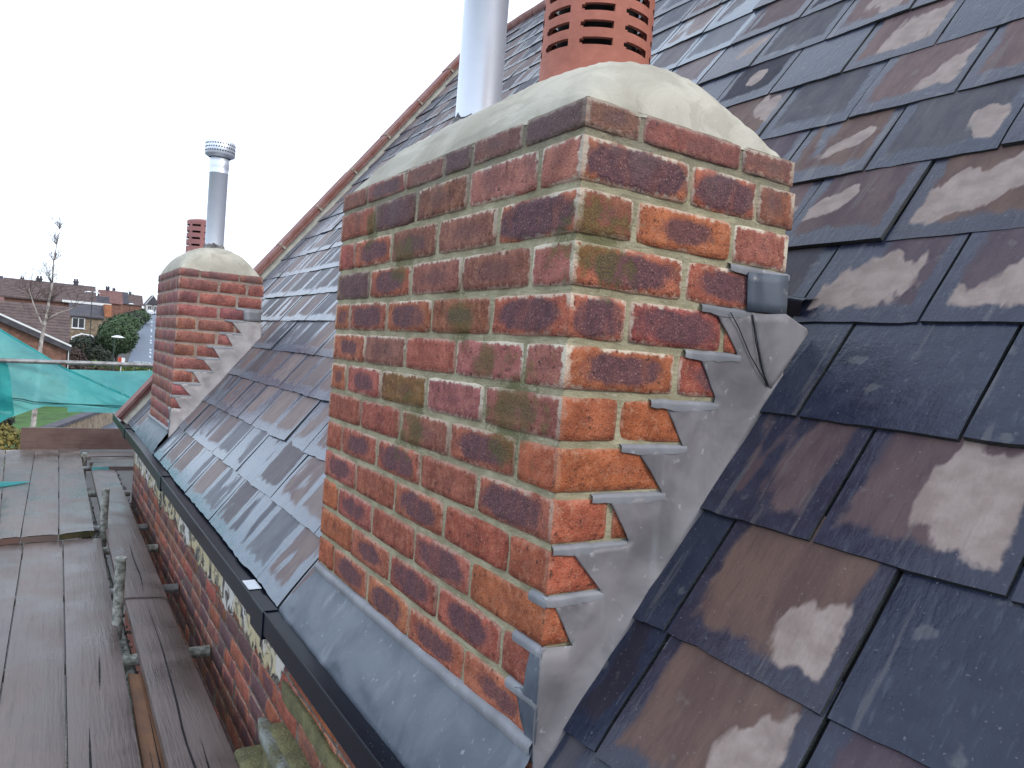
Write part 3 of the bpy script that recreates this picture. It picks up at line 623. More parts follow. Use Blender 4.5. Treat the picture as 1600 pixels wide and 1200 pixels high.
# raised verge on the far gable: red coping tiles on a mortar fillet
mb = MB(); n = 10; L = S_END+.13
for i in range(n):
    s0 = -.13+L*i/n; s1 = -.13+L*(i+1)/n-.006; hh = .088+random.uniform(-.003,.003)
    c8 = [RP(s, y, h) for s in (s0, s1) for y, h in ((YV+.05,.012),(YV+.045,hh-.03),(YV+.05,hh-.022),(YV+.035,hh-.02),(YV+.035,hh),(YV+.2,hh+.004),(YV+.2,-.1))]
    for q in range(6): mb.face([c8[q], c8[q+1], c8[7+q+1], c8[7+q]])
    mb.face(c8[:7]); mb.face(c8[7:][::-1])
mb.build('verge_coping', M['terracotta_old'], roof)
mb = MB(); P = []
for i in range(90):
    s = -.125+L*i/89*.995; P.append([RP(s, YV-.035+.008*N3((s*6,0,0),2), .004), RP(s, YV+.01+.006*N3((s*6,3,0),2), .02+.004*N3((s*15,0,0),2)), RP(s, YV+.046, .042+.006*N3((s*9,1,0),2)), RP(s, YV+.05, .0)])
mb.grid(P)
for i in range(1, n):      # mortar dabs in the coping joints
    s = -.13+L*i/n-.003
    mb.box(-.009,.009, -.004,.006, 0, .05, M=Matrix.Translation(RP(s, YV+.04, .04)) @ Matrix.Rotation(-TH, 4, 'Y'))
    mb.box(-.012,.012, -.0,.03, 0, .008, M=Matrix.Translation(RP(s, YV+.033, .086)) @ Matrix.Rotation(-TH, 4, 'Y'))
mb.build('verge_fillet', M['fillet'], roof)
# dark back gutter lead curling out behind the near chimney
mb = MB(); P = []
for i in range(15):
    t = i/14; y = .15 - .12*t; r = []
    for j in range(9):
        a = j/8; r.append(RP(.905+.07*a+.012*math.sin(a*3.1+t*2), y-.015*a, .014+.03*math.sin(a*math.pi)*(1-.3*t)+.002*N3((t*6,a*6,0),2)))
    P.append(r)
mb.grid(P); mb.build('back_gutter_lead', M['navylead'], roof)

# ------------------------------------------------------------------ walls
XW = .06; ZT = -1.075; YE = 6.0
mb = MB(); X, Y = Vector((1,0,0)), Vector((0,1,0)); o = Vector((XW, 0, 0))
ncz = 12
zlow = ZT-.075*ncz
mb.grid([[Vector((XW, y, z)) + Vector((-.0012*N3((0,y,z),20),0,0)) for z in [zlow+(ZT-zlow)*j/30 for j in range(31)]] for y in [.0+(YE)*i/160 for i in range(161)]], 1)
for c in range(ncz):
    z1 = ZT-.075*c-.003; z0 = z1-.069; y = .15+(.1125 if c % 2 else 0); ys_ = [y]
    while ys_[-1] < YE: ys_.append(ys_[-1]+(.225 if random.random() < .8 else .1125))
    ys_ = ys_[:-1]+[YE] if YE-ys_[-2] > .05 else ys_[:-2]+[YE]
    for a, b in zip(ys_[:-1], ys_[1:]):
        near_ = b < 1.35
        if near_ and c < 5: fl = random.choice('OOoVS')
        else: fl = random.choice('rrmPmgPDMg')
        brick_face(mb, o, Y, -X, a+.003, b-.003, z0, z1, fl, (6,4) if a < 3.2 else (5,3), cl=False, cr=(b == YE), proud=.002)
for x0, x1, y0, y1, z0, z1 in ((XW+.002, XW+.3, -2.3, YE, GROUND-.3, zlow),(XW+.002, XW+.3, -2.3, .0, zlow, ZT)): mb.box(x0, x1, y0, y1, z0, z1, 2)
mb.box(XW+.02, XW+.28, .0, YE-.004, zlow-.01, ZT+.02, 2)
mb.box(2*RX-.4, 2*RX-.1, -2.3, YV+.3, GROUND-.3, Z0, 2)
for ya, yb in ((-2.28,-1.98),(YV-.02,YV+.19)):
    for yy, fl in ((ya, 1), (yb, 0)):
        q = [Vector((XW+.05,yy,GROUND-.3)), Vector((2*RX-.1,yy,GROUND-.3)), Vector((2*RX-.1,yy,Z0)), Vector((RX,yy,RZ-.05)), Vector((XW+.05,yy,Z0))]; mb.face(q if fl else q[::-1], 2)
wall = mb.build('wall', [M['brick'], M['oldmortar'], M['brickplain']], house)
# ragged cream and grey mortar left along the wall head
mb = MB(); P = []; L0, L1 = 1.42, YE-.02; nn = 420
for i in range(nn+1):
    y = L0+(L1-L0)*i/nn; r = []; low = .2+.05*N3((y*5,0,0),1.)+.03*N3((y*19,0,0),1.); fade = min(1, (y-L0)/.06, (L1-y)/.06)
    for j in range(17):
        t = j/16; z = -1.24-(low)*t*(.5+.5*fade); e = (1 if 0 < j < 16 else 0)*fade
        r.append(Vector((XW-.006*e - .01*e*max(0, N3((y*9, z*12, 0), 1.)+.1) - .002*e*N3((y*40, z*40, 1), 1.) + (.004 if not e else 0), y, z)))
    P.append(r)
mb.grid(P[::-1]); mb.build('mortar_smears', M['smear'], wall)
# thick fillet of new mortar and lichened corbel block near the camera
def lump(mb, pts, hw, hz, seed, mat=0):
    P = []; n = 14
    for k, p in enumerate(pts):
        e = 1 if 0 < k < len(pts)-1 else .35; r = []
        for i in range(n+1):
            t = 2*math.pi*i/n; q = Vector(p) + Vector((hw*e*math.copysign(abs(math.cos(t))**.4, math.cos(t)), 0, hz*e*math.copysign(abs(math.sin(t))**.4, math.sin(t))))
            q += Vector((1,1,1))*.005*N3(q, 25, seed); r.append(q)
        P.append(r)
    mb.grid(P, mat); mb.face(P[0][:-1], mat); mb.face(P[-1][:-1][::-1], mat)
mb = MB(); lump(mb, [(XW-.004, .3+.06*i, -1.415+.004*math.sin(i)) for i in range(20)], .014, .027, 1); mb.build('mortar_fillet', M['moss'], wall)
mb = MB(); lump(mb, [(XW-.01, .3+.1*i, -1.62) for i in range(13)], .05, .10, 5); mb.build('corbel_course', M['moss'], wall)
mb = MB(); lump(mb, [(XW-.045, .4+.1*i, -1.55) for i in range(12)], .032, .022, 7); mb.build('corbel_nosing', M['stone'], wall)
mb = MB(); lump(mb, [(XW-.06, 1.05+.07*i, -1.72) for i in range(9)], .06, .07, 9); mb.build('corbel_stone', M['moss'], wall)

# black box gutter
gt = MB(); GX, GZ = -.121, -1.035
def gsec(y, g=0.0): return [(-.074, GZ-.006), (-.074, GZ), (GX+.004-g, GZ+g), (GX-g, GZ-.003+g), (GX-g, GZ-.056), (GX+.004, GZ-.062-g), (-.018, GZ-.062-g), (-.012, GZ-.055), (-.012, GZ-.012), (-.016, GZ-.012), (-.016, GZ-.056), (GX+.006, GZ-.056), (GX+.006, GZ-.006), (-.074, GZ-.006)]
ysl = [-1.2+.1*i for i in range(80)]; ysl = [y for y in ysl if y < 5.9]+[5.94]
gt.grid([[Vector((x, y, z+.0012*math.sin(y*2.1))) for x, z in gsec(y)] for y in ysl], smooth=False)
gt.face([Vector((x, 5.941, z)) for x, z in ((-.121,-1.035),(-.121,-1.097),(-.012,-1.097),(-.012,-1.045))])
gt.tube([(GX+.001, y, GZ+.0005+.0012*math.sin(y*2.1)) for y in ysl], .0024, 6)  # bead added along the lip to draw a highlight line
gutter = gt.build('gutter', M['gutter'], house)
for yj in (1.05, 3.02, 4.9):
    u = MB(); g_ = .0028; u.grid([[Vector((x, y, z)) for x, z in ((-.08,GZ+.004),(GX+.003-g_,GZ+.005),(GX-g_,GZ),(GX-g_,GZ-.07),(-.02,GZ-.072))] for y in (yj, yj+.004, yj+.12, yj+.124)], smooth=False)
    u.face([Vector((x, yj, z)) for x, z in ((-.08,GZ+.004),(GX+.003-g_,GZ+.005),(GX-g_,GZ),(GX-g_,GZ-.07),(-.02,GZ-.072))][::-1]); u.build('gutter_union', M['gutter'], gutter)
mb = MB(); mb.box(-.117,-.082, 1.235,1.318, GZ+.0015+.001, GZ+.0035); mb.build('gutter_sticker', M['sticker'], gutter)
mb = MB(); random.seed(11)      # rain drops on the gutter
for i in range(150):
    x, y = random.uniform(-.117,-.078), random.uniform(.1,1.0); r = random.uniform(.0006,.0017)
    mb.lathe((x, y, GZ+.0003), [(r,0),(r*.8,r*.45),(0,r*.6)], 6)
dr = Mat('rain_drop', .05, .8); dr.color((.012,.014,.02)); mb.build('rain_drops', dr.m, gutter)
tag([o_ for o_ in bpy.data.objects if o_.name.startswith('rain_drops')][0], kind='stuff')

# ------------------------------------------------------------------ scaffold
random.seed(21)
def board(name, label, c, mat='board', z=-1.68, th=.038, sag=.0, group='grey scaffold boards', endmat=None, crack=None, ang_end=0):
    """c: four plan corners (near-left, near-right, far-right, far-left)"""
    (ax, ay), (bx, by), (cx, cy), (dx, dy) = c; nl = 26; nw = 5; seed = random.random(); mb = MB(); P = []; UV = []
    w_ = math.hypot(bx-ax, by-ay); L = math.hypot(dx-ax, dy-ay)
    def pt(i, j, top=True):
        t, u = i/nl, j/nw; x = (ax*(1-u)+bx*u)*(1-t) + (dx*(1-u)+cx*u)*t; y = (ay*(1-u)+by*u)*(1-t) + (dy*(1-u)+cy*u)*t
        zz = z + .0012*N3((x*7,y*3,seed*9), 1.) - (.004 if j in (0,nw) else 0) + .002*math.sin(t*5+seed*9)
        return Vector((x, y, zz if top else z-th))
    for i in range(nl+1):
        P.append([pt(i, j) for j in range(nw+1)]); UV.append([(L*i/nl, w_*j/nw) for j in range(nw+1)])
    at = (seed, 0, 0, 0)
    mb.grid(P[::-1] if False else [r[::-1] for r in P], 0, [r[::-1] for r in UV], at)
    for j in (0, nw):
        e = [pt(i, j, False) for i in range(nl+1)]
        for i in range(nl): mb.face([P[i][j], P[i+1][j], e[i+1], e[i]], 0, uv=[(L*i/nl,0),(L*(i+1)/nl,0),(L*(i+1)/nl,.04),(L*i/nl,.04)], a=at)
    for i in (0, nl): mb.face([P[i][0], pt(i,0,False), pt(i,nw,False), P[i][nw]], 1, a=at)
    mb.face([pt(0,0,False), pt(nl,0,False), pt(nl,nw,False), pt(0,nw,False)], 0, a=at)
    if crack:
        for (u0, t0, t1) in crack:
            pts = []
            for k in range(24):
                t = t0+(t1-t0)*k/23; u = u0+.06*math.sin(t*9)+.05*N3((t*9,u0*7,0),1.); q = Vector(((ax*(1-u)+bx*u)*(1-t)+(dx*(1-u)+cx*u)*t, (ay*(1-u)+by*u)*(1-t)+(dy*(1-u)+cy*u)*t, z)); q.z = z+.0012*N3((q.x*7,q.y*3,seed*9), 1.)+.002*math.sin(t*5+seed*9)+.001; pts.append(q)
            for k in range(23):
                wd = .0036*math.sin((k+.5)/23*math.pi)*(1+.6*N3((k*.7,0,0),1.)); d = Vector((wd,0,0)); a_, b_ = pts[k], pts[k+1]; mb.face([a_-d, b_-d, b_+d, a_+d][::-1], 2)
    o_ = mb.build(name, [M[mat], M[endmat or mat], M['crack']]); tag(o_, label, 'board', group); return o_
G1, G2 = 'near bay of scaffold boards', 'far bay of scaffold boards'
board('scaffold_board', 'grey scaffold board at left edge of photo, near bay', [(-.95,-.6),(-.747,-.6),(-.672,4.44),(-.90,4.44)], group=G1, z=-1.682)
board('scaffold_board', 'broad grey board between two long seams in the near bay', [(-.740,-.6),(-.548,-.6),(-.47,4.45),(-.665,4.44)], group=G1)
board('scaffold_board', 'near bay board bordering the debris-filled gap beside the inner board', [(-.541,-.6),(-.355,-.6),(-.26,4.46),(-.463,4.45)], group=G1, z=-1.679, crack=[(.35,.4,.5),(.6,.55,.62)])
board('scaffold_board', 'wet far bay board at left edge with netting scrap', [(-.99,4.38),(-.80,4.38),(-.89,8.0),(-1.1,8.0)], group=G2, z=-1.642, endmat='boarddark')
board('scaffold_board', 'wet shiny far bay board second from the left edge', [(-.793,4.40),(-.69,4.43),(-.64,7.98),(-.883,7.98)], group=G2, z=-1.641, endmat='boarddark')
board('scaffold_board', 'middle board of the far bay with pale sawn end', [(-.684,4.42),(-.494,4.44),(-.438,8.03),(-.634,7.99)], group=G2, z=-1.64)
board('scaffold_board', 'far bay board with mossy green sawn end', [(-.487,4.44),(-.296,4.50),(-.245,8.1),(-.43,8.04)], group=G2, z=-1.64, endmat='boardend')
board('scaffold_board', 'long inner board beside the brick wall with dark split', [(-.268,-.6),(-.062,-.6),(-.053,3.16),(-.229,3.2)], group='inner boards along the wall', z=-1.66, crack=[(.42,.3,.97),(.5,.05,.4),(.62,.42,.6)])
board('scaffold_board', 'inner board continuing away along the wall, far half', [(-.246,3.16),(-.048,3.10),(-.01,6.84),(-.196,6.95)], group='inner boards along the wall', z=-1.652, crack=[(.5,.02,.28)])
for k, (y0, y1) in enumerate(((7.5,7.78),(7.12,7.45),(6.83,7.08))):
    board('scaffold_board', ['short cross board nearest the toe board at the gable','middle one of three short cross boards at the gable','short cross board with teal painted end over inner board'][k],
          [(-.20-.0*k,y0),(.5,y0-.01),(.5,y1-.01),(-.17,y1)], z=-1.632+.004*k, group='short cross boards at the gable corner')
tp = MB(); tp.box(-.195,-.06, 6.8265,6.829, -1.66,-1.626); pe = tp.build('painted_end', simple('teal_paint', (.12,.42,.42), .6), [o_ for o_ in bpy.data.objects if o_.get('label','').startswith('short cross board with teal')][0])
# toe board on edge across the far end
tbm = MB(); tbm.box(-.77,.42, 8.12,8.158, -1.655,-1.432, a=(.3,0,0,0)); o_ = tbm.build('toe_board', M['boarddark']); tag(o_, 'brown toe board standing on edge across far end of platform', 'board')
# split raw timber low in the gap
board('split_timber', 'reddish brown split timber lying low in the gap between boards', [(-.345,-.4),(-.22,-.4),(-.22,2.4),(-.275,2.45)], mat='rawwood', z=-1.735, th=.08, group=None, crack=[(.3,.1,.8),(.6,.2,.9)])
fr = thing('scaffold', 'galvanised tube scaffold frame holding the boards along the wall', 'scaffold', (-.3, 3, GROUND))
def tubeo(name, pts, mat='galv', r=.0242, parent=fr, n=16):
    mb = MB(); mb.tube(pts, r, n); return mb.build(name, M[mat], parent)
for k, y in enumerate((.9, 2.53, 3.44, 4.28, 4.85, 6.05, 7.3, 8.05)):
    tubeo('transom_tube', [(-1.7, y+.05, -1.72), (.052, y, -1.722)], 'galvold' if k % 2 else 'galv')
tubeo('ledger_tube', [(-.262,-1,-1.775), (-.262,8.6,-1.775)], 'galvold')
tubeo('ledger_tube', [(-1.5,-1,-1.775), (-1.5,8.6,-1.775)])
for x, y, zt in ((-.285,2.88,-1.375), (-.235,4.62,-1.4), (-.22,7.62,-1.615)): 
    tubeo('standard_tube', [(x, y, GROUND), (x, y, zt)], 'galvold', .0225)
for x, y in ((-1.5,2.9), (-1.5,8.45)): tubeo('standard_tube', [(x, y, GROUND), (x, y, .3)])
tubeo('guard_rail', [(-2.4, 8.4, -.815), (1.1, 8.4, -.725)], 'galv', .0242)
tubeo('standard_tube', [(1.0, 8.45, GROUND), (1.0, 8.45, -.4)])
# mortar debris caught in the gap (uncountable)
mb = MB()
for i in range(900):
    if i % 3: y = random.uniform(1.3, 6.5); x = -.268 + .02*math.sin(y) + random.uniform(-.035,.045); z = random.uniform(-1.83,-1.74)
    else: y = random.uniform(5.5, 7.2); x = random.uniform(-.02,.05); z = random.uniform(-1.78,-1.72)
    r = random.uniform(.004,.016)*(1 if y < 5.4 else .9)
    ax_ = [Vector((random.uniform(.5,1),0,0)), Vector((0,random.uniform(.5,1),0)), Vector((0,0,random.uniform(.4,.9)))]; M_ = Matrix.Rotation(random.random()*6, 3, Vector((random.random(),random.random(),random.random()+.1)))
    c = Vector((x,y,z)); vs = [c + M_ @ (a_*s_*r) for a_ in ax_ for s_ in (-1,1)]
    for q in ((0,2,4),(2,1,4),(1,3,4),(3,0,4),(2,0,5),(1,2,5),(3,1,5),(0,3,5)): mb.face([vs[t] for t in q])
mb.box(-.33,-.215, -.5,6.9, -1.85,-1.835)
tag(mb.build('mortar_debris', M['rubble']), 'grey crumbs of mortar rubble caught in gaps between the boards', 'rubble', kind='stuff')

# debris netting
def net_sheet(mb, top, bot, y, n=70, m_=26, fold=.02, mat=0, seed=0):
    def lerp(P, t):
        L = [0]
        for a, b in zip(P[:-1], P[1:]): L.append(L[-1]+math.dist(a, b))
        d = t*L[-1]
        for k in range(len(P)-1):
            if d <= L[k+1] or k == len(P)-2:
                u = (d-L[k])/(L[k+1]-L[k]); return (P[k][0]+(P[k+1][0]-P[k][0])*u, P[k][1]+(P[k+1][1]-P[k][1])*u)
    G = []
    for i in range(n+1):
        t = i/n; a, b = lerp(top, t), lerp(bot, t); r = []
        for j in range(m_+1):
            u = j/m_; x = a[0]*(1-u)+b[0]*u; z = a[1]*(1-u)+b[1]*u
            yy = y + fold*math.sin(x*9+z*14+seed) + fold*.8*N3((x*3+seed, z*7, 0), 1.) + .5*fold*N3((x*12, z*30+x*22, seed), 1.); r.append(Vector((x, yy, z)))
        G.append(r)
    mb.grid(G, mat)
net = thing('debris_netting', 'teal debris netting draped in a slanting triangle at far scaffold end', 'netting', (-.6, 8.5, -1.4))
mb = MB(); top1 = [(-2.2,.1),(-1.01,-.45),(-.66,-.665),(-.42,-.815),(.22,-1.10)]; bot1 = [(-2.2,-1.65),(-1.3,-1.5),(-.96,-1.41),(-.8,-1.335),(-.57,-1.25),(-.2,-1.245),(.14,-1.27)]
net_sheet(mb, top1, bot1, 8.5, fold=.05); mb.build('net_sheet', M['net'], net)
mb = MB(); tt = [(x, z) for x, z in top1]; net_sheet(mb, tt, [(x+.02, z-.035) for x, z in top1], 8.47, n=50, m_=3, fold=.02); mb.build('net_hem', M['nethem'], net)
mb = MB(); net_sheet(mb, [(-2.2,-.5),(-1.25,-.74),(-.93,-.78),(-.88,-1.0)], [(-2.2,-1.68),(-1.3,-1.55),(-1.02,-1.46),(-.84,-1.34)], 8.38, n=26, m_=16, fold=.06, seed=3); mb.build('net_fold', M['nethem'], net)
mb = MB(); pts = [(-1.6,-1.27),(-1.15,-1.22),(-.97,-1.2),(-.9,-1.165),(-.78,-1.17),(-.68,-1.195),(-.3,-1.205),(.2,-1.215)]; mb.tube([(x, 8.4+.02*math.sin(x*5), z) for x, z in pts], .007, 6)
mb.tube([(x, 8.41, z-.012-.01*math.sin(x*7)) for x, z in pts], .004, 6); mb.build('net_rope', M['rope'], net)
net2 = MB(); net_sheet(net2, [(-.36,-.85),(.1,-.84),(.7,-.80)], [(-.36,-1.32),(.1,-1.32),(.7,-1.32)], 8.66, n=30, m_=14, fold=.03, seed=9)
tag(net2.build('debris_netting', M['net']), 'smaller blue-green netting panel hung under the guard rail beside the gable', 'netting')
mb = MB(); P = []
for i in range(15):
    t = i/14; x = -1.15+.5*t; wd = .13*(1-t)**.8+.003; P.append([Vector((x, 5.95+.35*(j/6-.5)*wd*9+.25*t, -1.633+.012*abs(N3((x*18, j*.9, 0), 1.))*(1-t*.6))) for j in range(7)])
mb.grid(P); tag(mb.build('netting_scrap', M['nethem']), 'torn scrap of teal netting lying on the wet far boards', 'netting')

# ------------------------------------------------------------------ neighbourhood
def window(parent, x0, x1, y, z0, z1, nx=2, frame='white'):
    f = MB(); t = .09*(x1-x0)/1.3
    f.box(x0,x1,y-.06,y+.02,z1-t,z1); f.box(x0,x1,y-.06,y+.02,z0,z0+t); f.box(x0,x0+t,y-.058,y+.02,z0+t,z1-t); f.box(x1-t,x1,y-.058,y+.02,z0+t,z1-t)
    for k in range(1, nx): xm = x0+(x1-x0)*k/nx; f.box(xm-t/2,xm+t/2,y-.056,y+.02,z0+t,z1-t)
    f.box(x0-.06,x1+.06,y-.14,y-.0605,z0-.07,z0)
    w_ = f.build('window', M[frame], parent); g_ = MB(); g_.box(x0+t*.6,x1-t*.6,y-.02,y-.012,z0+t*.6,z1-t*.6); g_.build('pane', M['glassy'], w_)
def gable_house(name, label, x0, x1, y0, y1, zg, ze, zr, wall='farbrick', roofm='rooftile', group=None, stacks=(), wins=(), axis='x', over=.35):
    h = thing(name, label, 'house', ((x0+x1)/2, (y0+y1)/2, zg), group); wl = MB()
    wl.box(x0,x1,y0,y1,zg-1,ze)
    rm = MB(); th = .18
    if axis == 'x':
        ym = (y0+y1)/2
        for xx in (x0, x1): q = [Vector((xx,y0,ze)), Vector((xx,y1,ze)), Vector((xx,ym,zr-.1))]; wl.face(q)
        s_ = (zr-ze)/(ym-y0)
        for sg, ye in ((-1, y0-over), (1, y1+over)):
            zz = ze - over*s_; A = [Vector((x0-over,ye,zz)), Vector((x1+over,ye,zz)), Vector((x1+over,ym,zr)), Vector((x0-over,ym,zr))]
            B_ = [p + Vector((0,0,th)) for p in A]; rm.face(B_ if sg < 0 else B_[::-1]); rm.face(A[::-1]); 
            for k in range(4): rm.face([A[k], A[(k+1)%4], B_[(k+1)%4], B_[k]])
            n_ = 12
            for k in range(1, n_):      # tile course shadow steps
                t = k/n_; p, q = B_[0].lerp(B_[3], t), B_[1].lerp(B_[2], t); e = Vector((0, sg*.0, .05)); rm.face([p, q, q+e, p+e][::sg]); 
                rm.face([p+e, q+e, B_[1].lerp(B_[2], t+1/n_*.95), B_[0].lerp(B_[3], t+1/n_*.95)][::(-sg if sg > 0 else 1)])
    else:
        xm = (x0+x1)/2
        for yy in (y0, y1): wl.face([Vector((x0,yy,ze)), Vector((x1,yy,ze)), Vector((xm,yy,zr-.1))])
        s_ = (zr-ze)/(xm-x0)
        for sg, xe in ((-1, x0-over), (1, x1+over)):
            zz = ze-over*s_; A = [Vector((xe,y0-over,zz)), Vector((xe,y1+over,zz)), Vector((xm,y1+over,zr)), Vector((xm,y0-over,zr))]; B_ = [p+Vector((0,0,th)) for p in A]
            rm.face(B_); rm.face(A[::-1])
            for k in range(4): rm.face([A[k], A[(k+1)%4], B_[(k+1)%4], B_[k]])
        vb = MB()
        for sg in (-1, 1):
            xe = x0-over if sg < 0 else x1+over; zz = ze-over*s_
            vb.face([Vector((xe,y0-over-.03,zz-.12)), Vector((xm,y0-over-.03,zr-.12)), Vector((xm,y0-over-.03,zr+.2)), Vector((xe,y0-over-.03,zz+.2))])
        vb.build('bargeboard', M['white'], h)
    wl.build('wall', M[wall], h); r_ = rm.build('roof', M[roofm], h)
    for sx, sy, w_, hh in stacks:
        c = MB(); c.box(sx-w_/2,sx+w_/2,sy-.3,sy+.3,zr-.9,zr+hh); c.box(sx-w_/2-.06,sx+w_/2+.06,sy-.36,sy+.36,zr+hh,zr+hh+.12)
        for k in (-1,1): c.lathe((sx+k*w_/4, sy, zr+hh+.12), [(.12,0),(.1,.3),(.0,.3)], 8)
        c.build('chimney', M['rooftile2'], r_)
    for a in wins: window(h, *a)
    return h
# long brown-roofed house with a lower grey extension
B = gable_house('terraced_house', 'large house with long brown tiled roof, white eaves and stacks behind the birch', -4.3, 4.2, 98, 108, -6.2, 1.95, 4.0, roofm='rooftile', stacks=((2.5,103,.5,.45),(-1.2,103,.6,.35)))
e = MB(); e.box(1.1,6.0,97.55,97.63,1.86,2.12); e.build('eaves_board', M['white'], B)
E2 = thing('house_extension', 'lower beige stone house with grey roof, orange end wall and white window', 'house', (3.6, 95.5, -6.2))
e = MB(); e.box(1.9,5.55,94,97.5,-6.4,.55); e.build('wall', M['beige'], E2)
e = MB(); e.box(5.15,5.8,93.9,97.5,.56,1.95); e.build('gable_end', M['orangebrick'], E2)
e = MB(); A_ = [Vector((1.75,93.7,.42)), Vector((5.14,93.7,.42)), Vector((5.14,97.5,1.8)), Vector((1.75,97.5,1.8))]; e.face(A_)
A2 = [p-Vector((0,0,.12)) for p in A_]; e.face(A2[::-1]); [e.face([A_[k], A_[(k+1)%4], A2[(k+1)%4], A2[k]][::-1]) for k in range(4)]; e.build('roof', M['rooftile2'], E2)
window(E2, 2.05, 3.3, 94, -.95, .22)
e = MB(); e.tube([(2.1,93,-2.0),(3.0,93,-1.55),(3.9,93,-1.65),(4.7,93,-2.1)], .12, 6); e.box(2.05,2.15,92.95,93.05,-4.5,-1.9); e.box(4.6,4.7,92.95,93.05,-4.5,-2.05); e.build('porch_canopy', M['white'], E2)
gable_house('brown_roof_house', 'brown tiled house roof in front of the long roofed house, left side', -9, 1.1, 76, 84, -6.2, -2.0, .9, roofm='rooftile')
gable_house('dark_house', 'dark roofed house right of the long brown roof, above the orange end wall', 4.1, 6.5, 112, 118, -6, 1.6, 3.3, roofm='rooftile2', stacks=())
# near neighbour: brick wall under a white sloping bargeboard
A = thing('gabled_house', 'red brick gabled house with white sloping bargeboard behind the netting', 'house', (-2, 65, -6.2))
e = MB(); q = [Vector((-7.3,62,-6.3)), Vector((.92,62,-6.3)), Vector((.92,62,-2.08)), Vector((-3.19,62,-.28)), Vector((-7.3,62,1.5))]; e.face(q)
e.face([Vector((.92,62,-6.3)), Vector((.92,71,-6.3)), Vector((.92,71,-2.08)), Vector((.92,62,-2.08))]); e.build('wall', M['farbrick'], A)
e = MB(); a_, b_ = Vector((1.2,61.6,-2.12)), Vector((-7.5,61.6,1.68)); d = Vector((0,10,0)); e.face([a_, a_+d, b_+d, b_]); e.face([a_-Vector((0,0,.36)), b_-Vector((0,0,.5)), b_-Vector((0,0,.03)), a_-Vector((0,0,.03))]); e.build('roof', M['rooftile2'], A)
e = MB(); up = Vector((0,0,.13)); f_ = Vector((0,-.06,0)); e.face([a_+f_, b_+f_, b_+f_+up, a_+f_+up][::-1]); e.face([a_+up+f_, b_+f_+up, b_+up-f_, a_+up-f_][::-1]); e.build('bargeboard', M['white'], A)
e = MB(); e.tube([(1.05,61.8,-2.2),(1.05,61.8,-6.2)], .035, 6); e.build('downpipe', M['white'], A)
# left skyline and hillside rows
random.seed(5)
hg = 'houses along the hill skyline'
for lab, x0, x1, y, zr_, hh, rm_ in (('dark roofed house at far left of the skyline', -14, -8.6, 190, 8.2, 3, 'rooftile2'), ('wide low roofed house on left skyline behind the birch top', -8.4, 0, 185, 7.3, 2.6, 'rooftile'),
        ('red roofed house in second row at far left below skyline', -8.2, -4.4, 130, 3.0, 2.2, 'rooftile3'), ('brown hipped house on skyline right of the big roof', 12.6, 17.5, 215, 8.4, 2.8, 'rooftile2'),
        ('small red roofed house on skyline above the dark roof', 9.0, 12.6, 170, 6.6, 2.4, 'rooftile3'), ('dark house just left of the white fronted house', 18.6, 23.4, 240, 8.9, 2.8, 'rooftile'), ('low far roof between dark house and white house', 25, 29.2, 300, 10.6, 2.4, 'rooftile3')):
    zg = terr(x0, y); gable_house('hill_house', lab, x0, x1, y, y+8, zg, zr_-hh, zr_, roofm=rm_, group=hg, stacks=(((x0+x1)/2-.5, y+4, .7, .7),), wall='farbrick')
WH = gable_house('white_house', 'white fronted house with dark gable at the top of the road', 31.2, 35.8, 305, 313, terr(31,305), 8.6, 11.9, wall='render', roofm='rooftile2', group=hg, axis='y', stacks=())
window(WH, 31.8, 33.2, 305, 5.6, 8.0, frame='white'); window(WH, 33.9, 35.3, 305, 5.6, 8.0, frame='white')
e = MB(); e.face([Vector((31,304.7,8.6)), Vector((36,304.7,8.6)), Vector((33.5,304.7,11.8))]); e.box(33.4,33.7,304.8,305,4.5,8.6); e.box(31.2,35.8,304.75,304.95,8.3,8.7); e.build('trim', M['rooftile2'], WH)

# vegetation
def crown(mb, c, r, n, ls, squash=1., seed=0, core=True):
    random.seed(seed)
    for i in range(n):
        d = Vector((random.gauss(0,1), random.gauss(0,1), random.gauss(0,1))).normalized(); rr = random.uniform(.55, 1.0)**.6
        bump_ = 1 + .16*noise.noise(d*2.2+Vector((seed,0,0))) + .08*noise.noise(d*6)
        p = Vector(c) + Vector((d.x*r[0], d.y*r[1], d.z*r[2]*squash))*rr*bump_
        a = Vector((random.gauss(0,1), random.gauss(0,1), random.gauss(0,1))).normalized(); b = a.cross(d).normalized(); s_ = ls*random.uniform(.6,1.4)
        mb.face([p+a*s_, p+b*s_*.6, p-a*s_, p-b*s_*.6])
def shrub(name, label, cat, c, r, zg, mat, n=2200, ls=.18, seed=1, group=None):
    t = thing(name, label, cat, (c[0], c[1], zg), group); mb = MB(); crown(mb, c, r, n, ls, seed=seed); mb.build('crown', M[mat], t)
    k = MB(); k.tube([(c[0],c[1],zg-.2),(c[0]+.05,c[1],(zg+c[2])/2),(c[0],c[1],c[2])], [r[0]*.09, r[0]*.07, r[0]*.04], 8)
    for q in range(5):
        a = q*1.3; k.tube([(c[0],c[1],(zg+c[2])/2), (c[0]+math.cos(a)*r[0]*.6, c[1]+math.sin(a)*r[1]*.6, c[2]+r[2]*.2)], [r[0]*.04, r[0]*.015], 5)
    k.build('trunk', M['twig'], t); return t
shrub('round_tree', 'big rounded dark green tree beside the road', 'tree', (6.05,88,-1.45), (1.95,1.9,2.0), -6.2, 'leaf', 6500, .14, 3)
shrub('dark_bush', 'dark bush against beige stone house', 'bush', (3.6,90,-3.0), (2.4,1.6,1.35), -6.2, 'leafd', 2200, .16, 4)
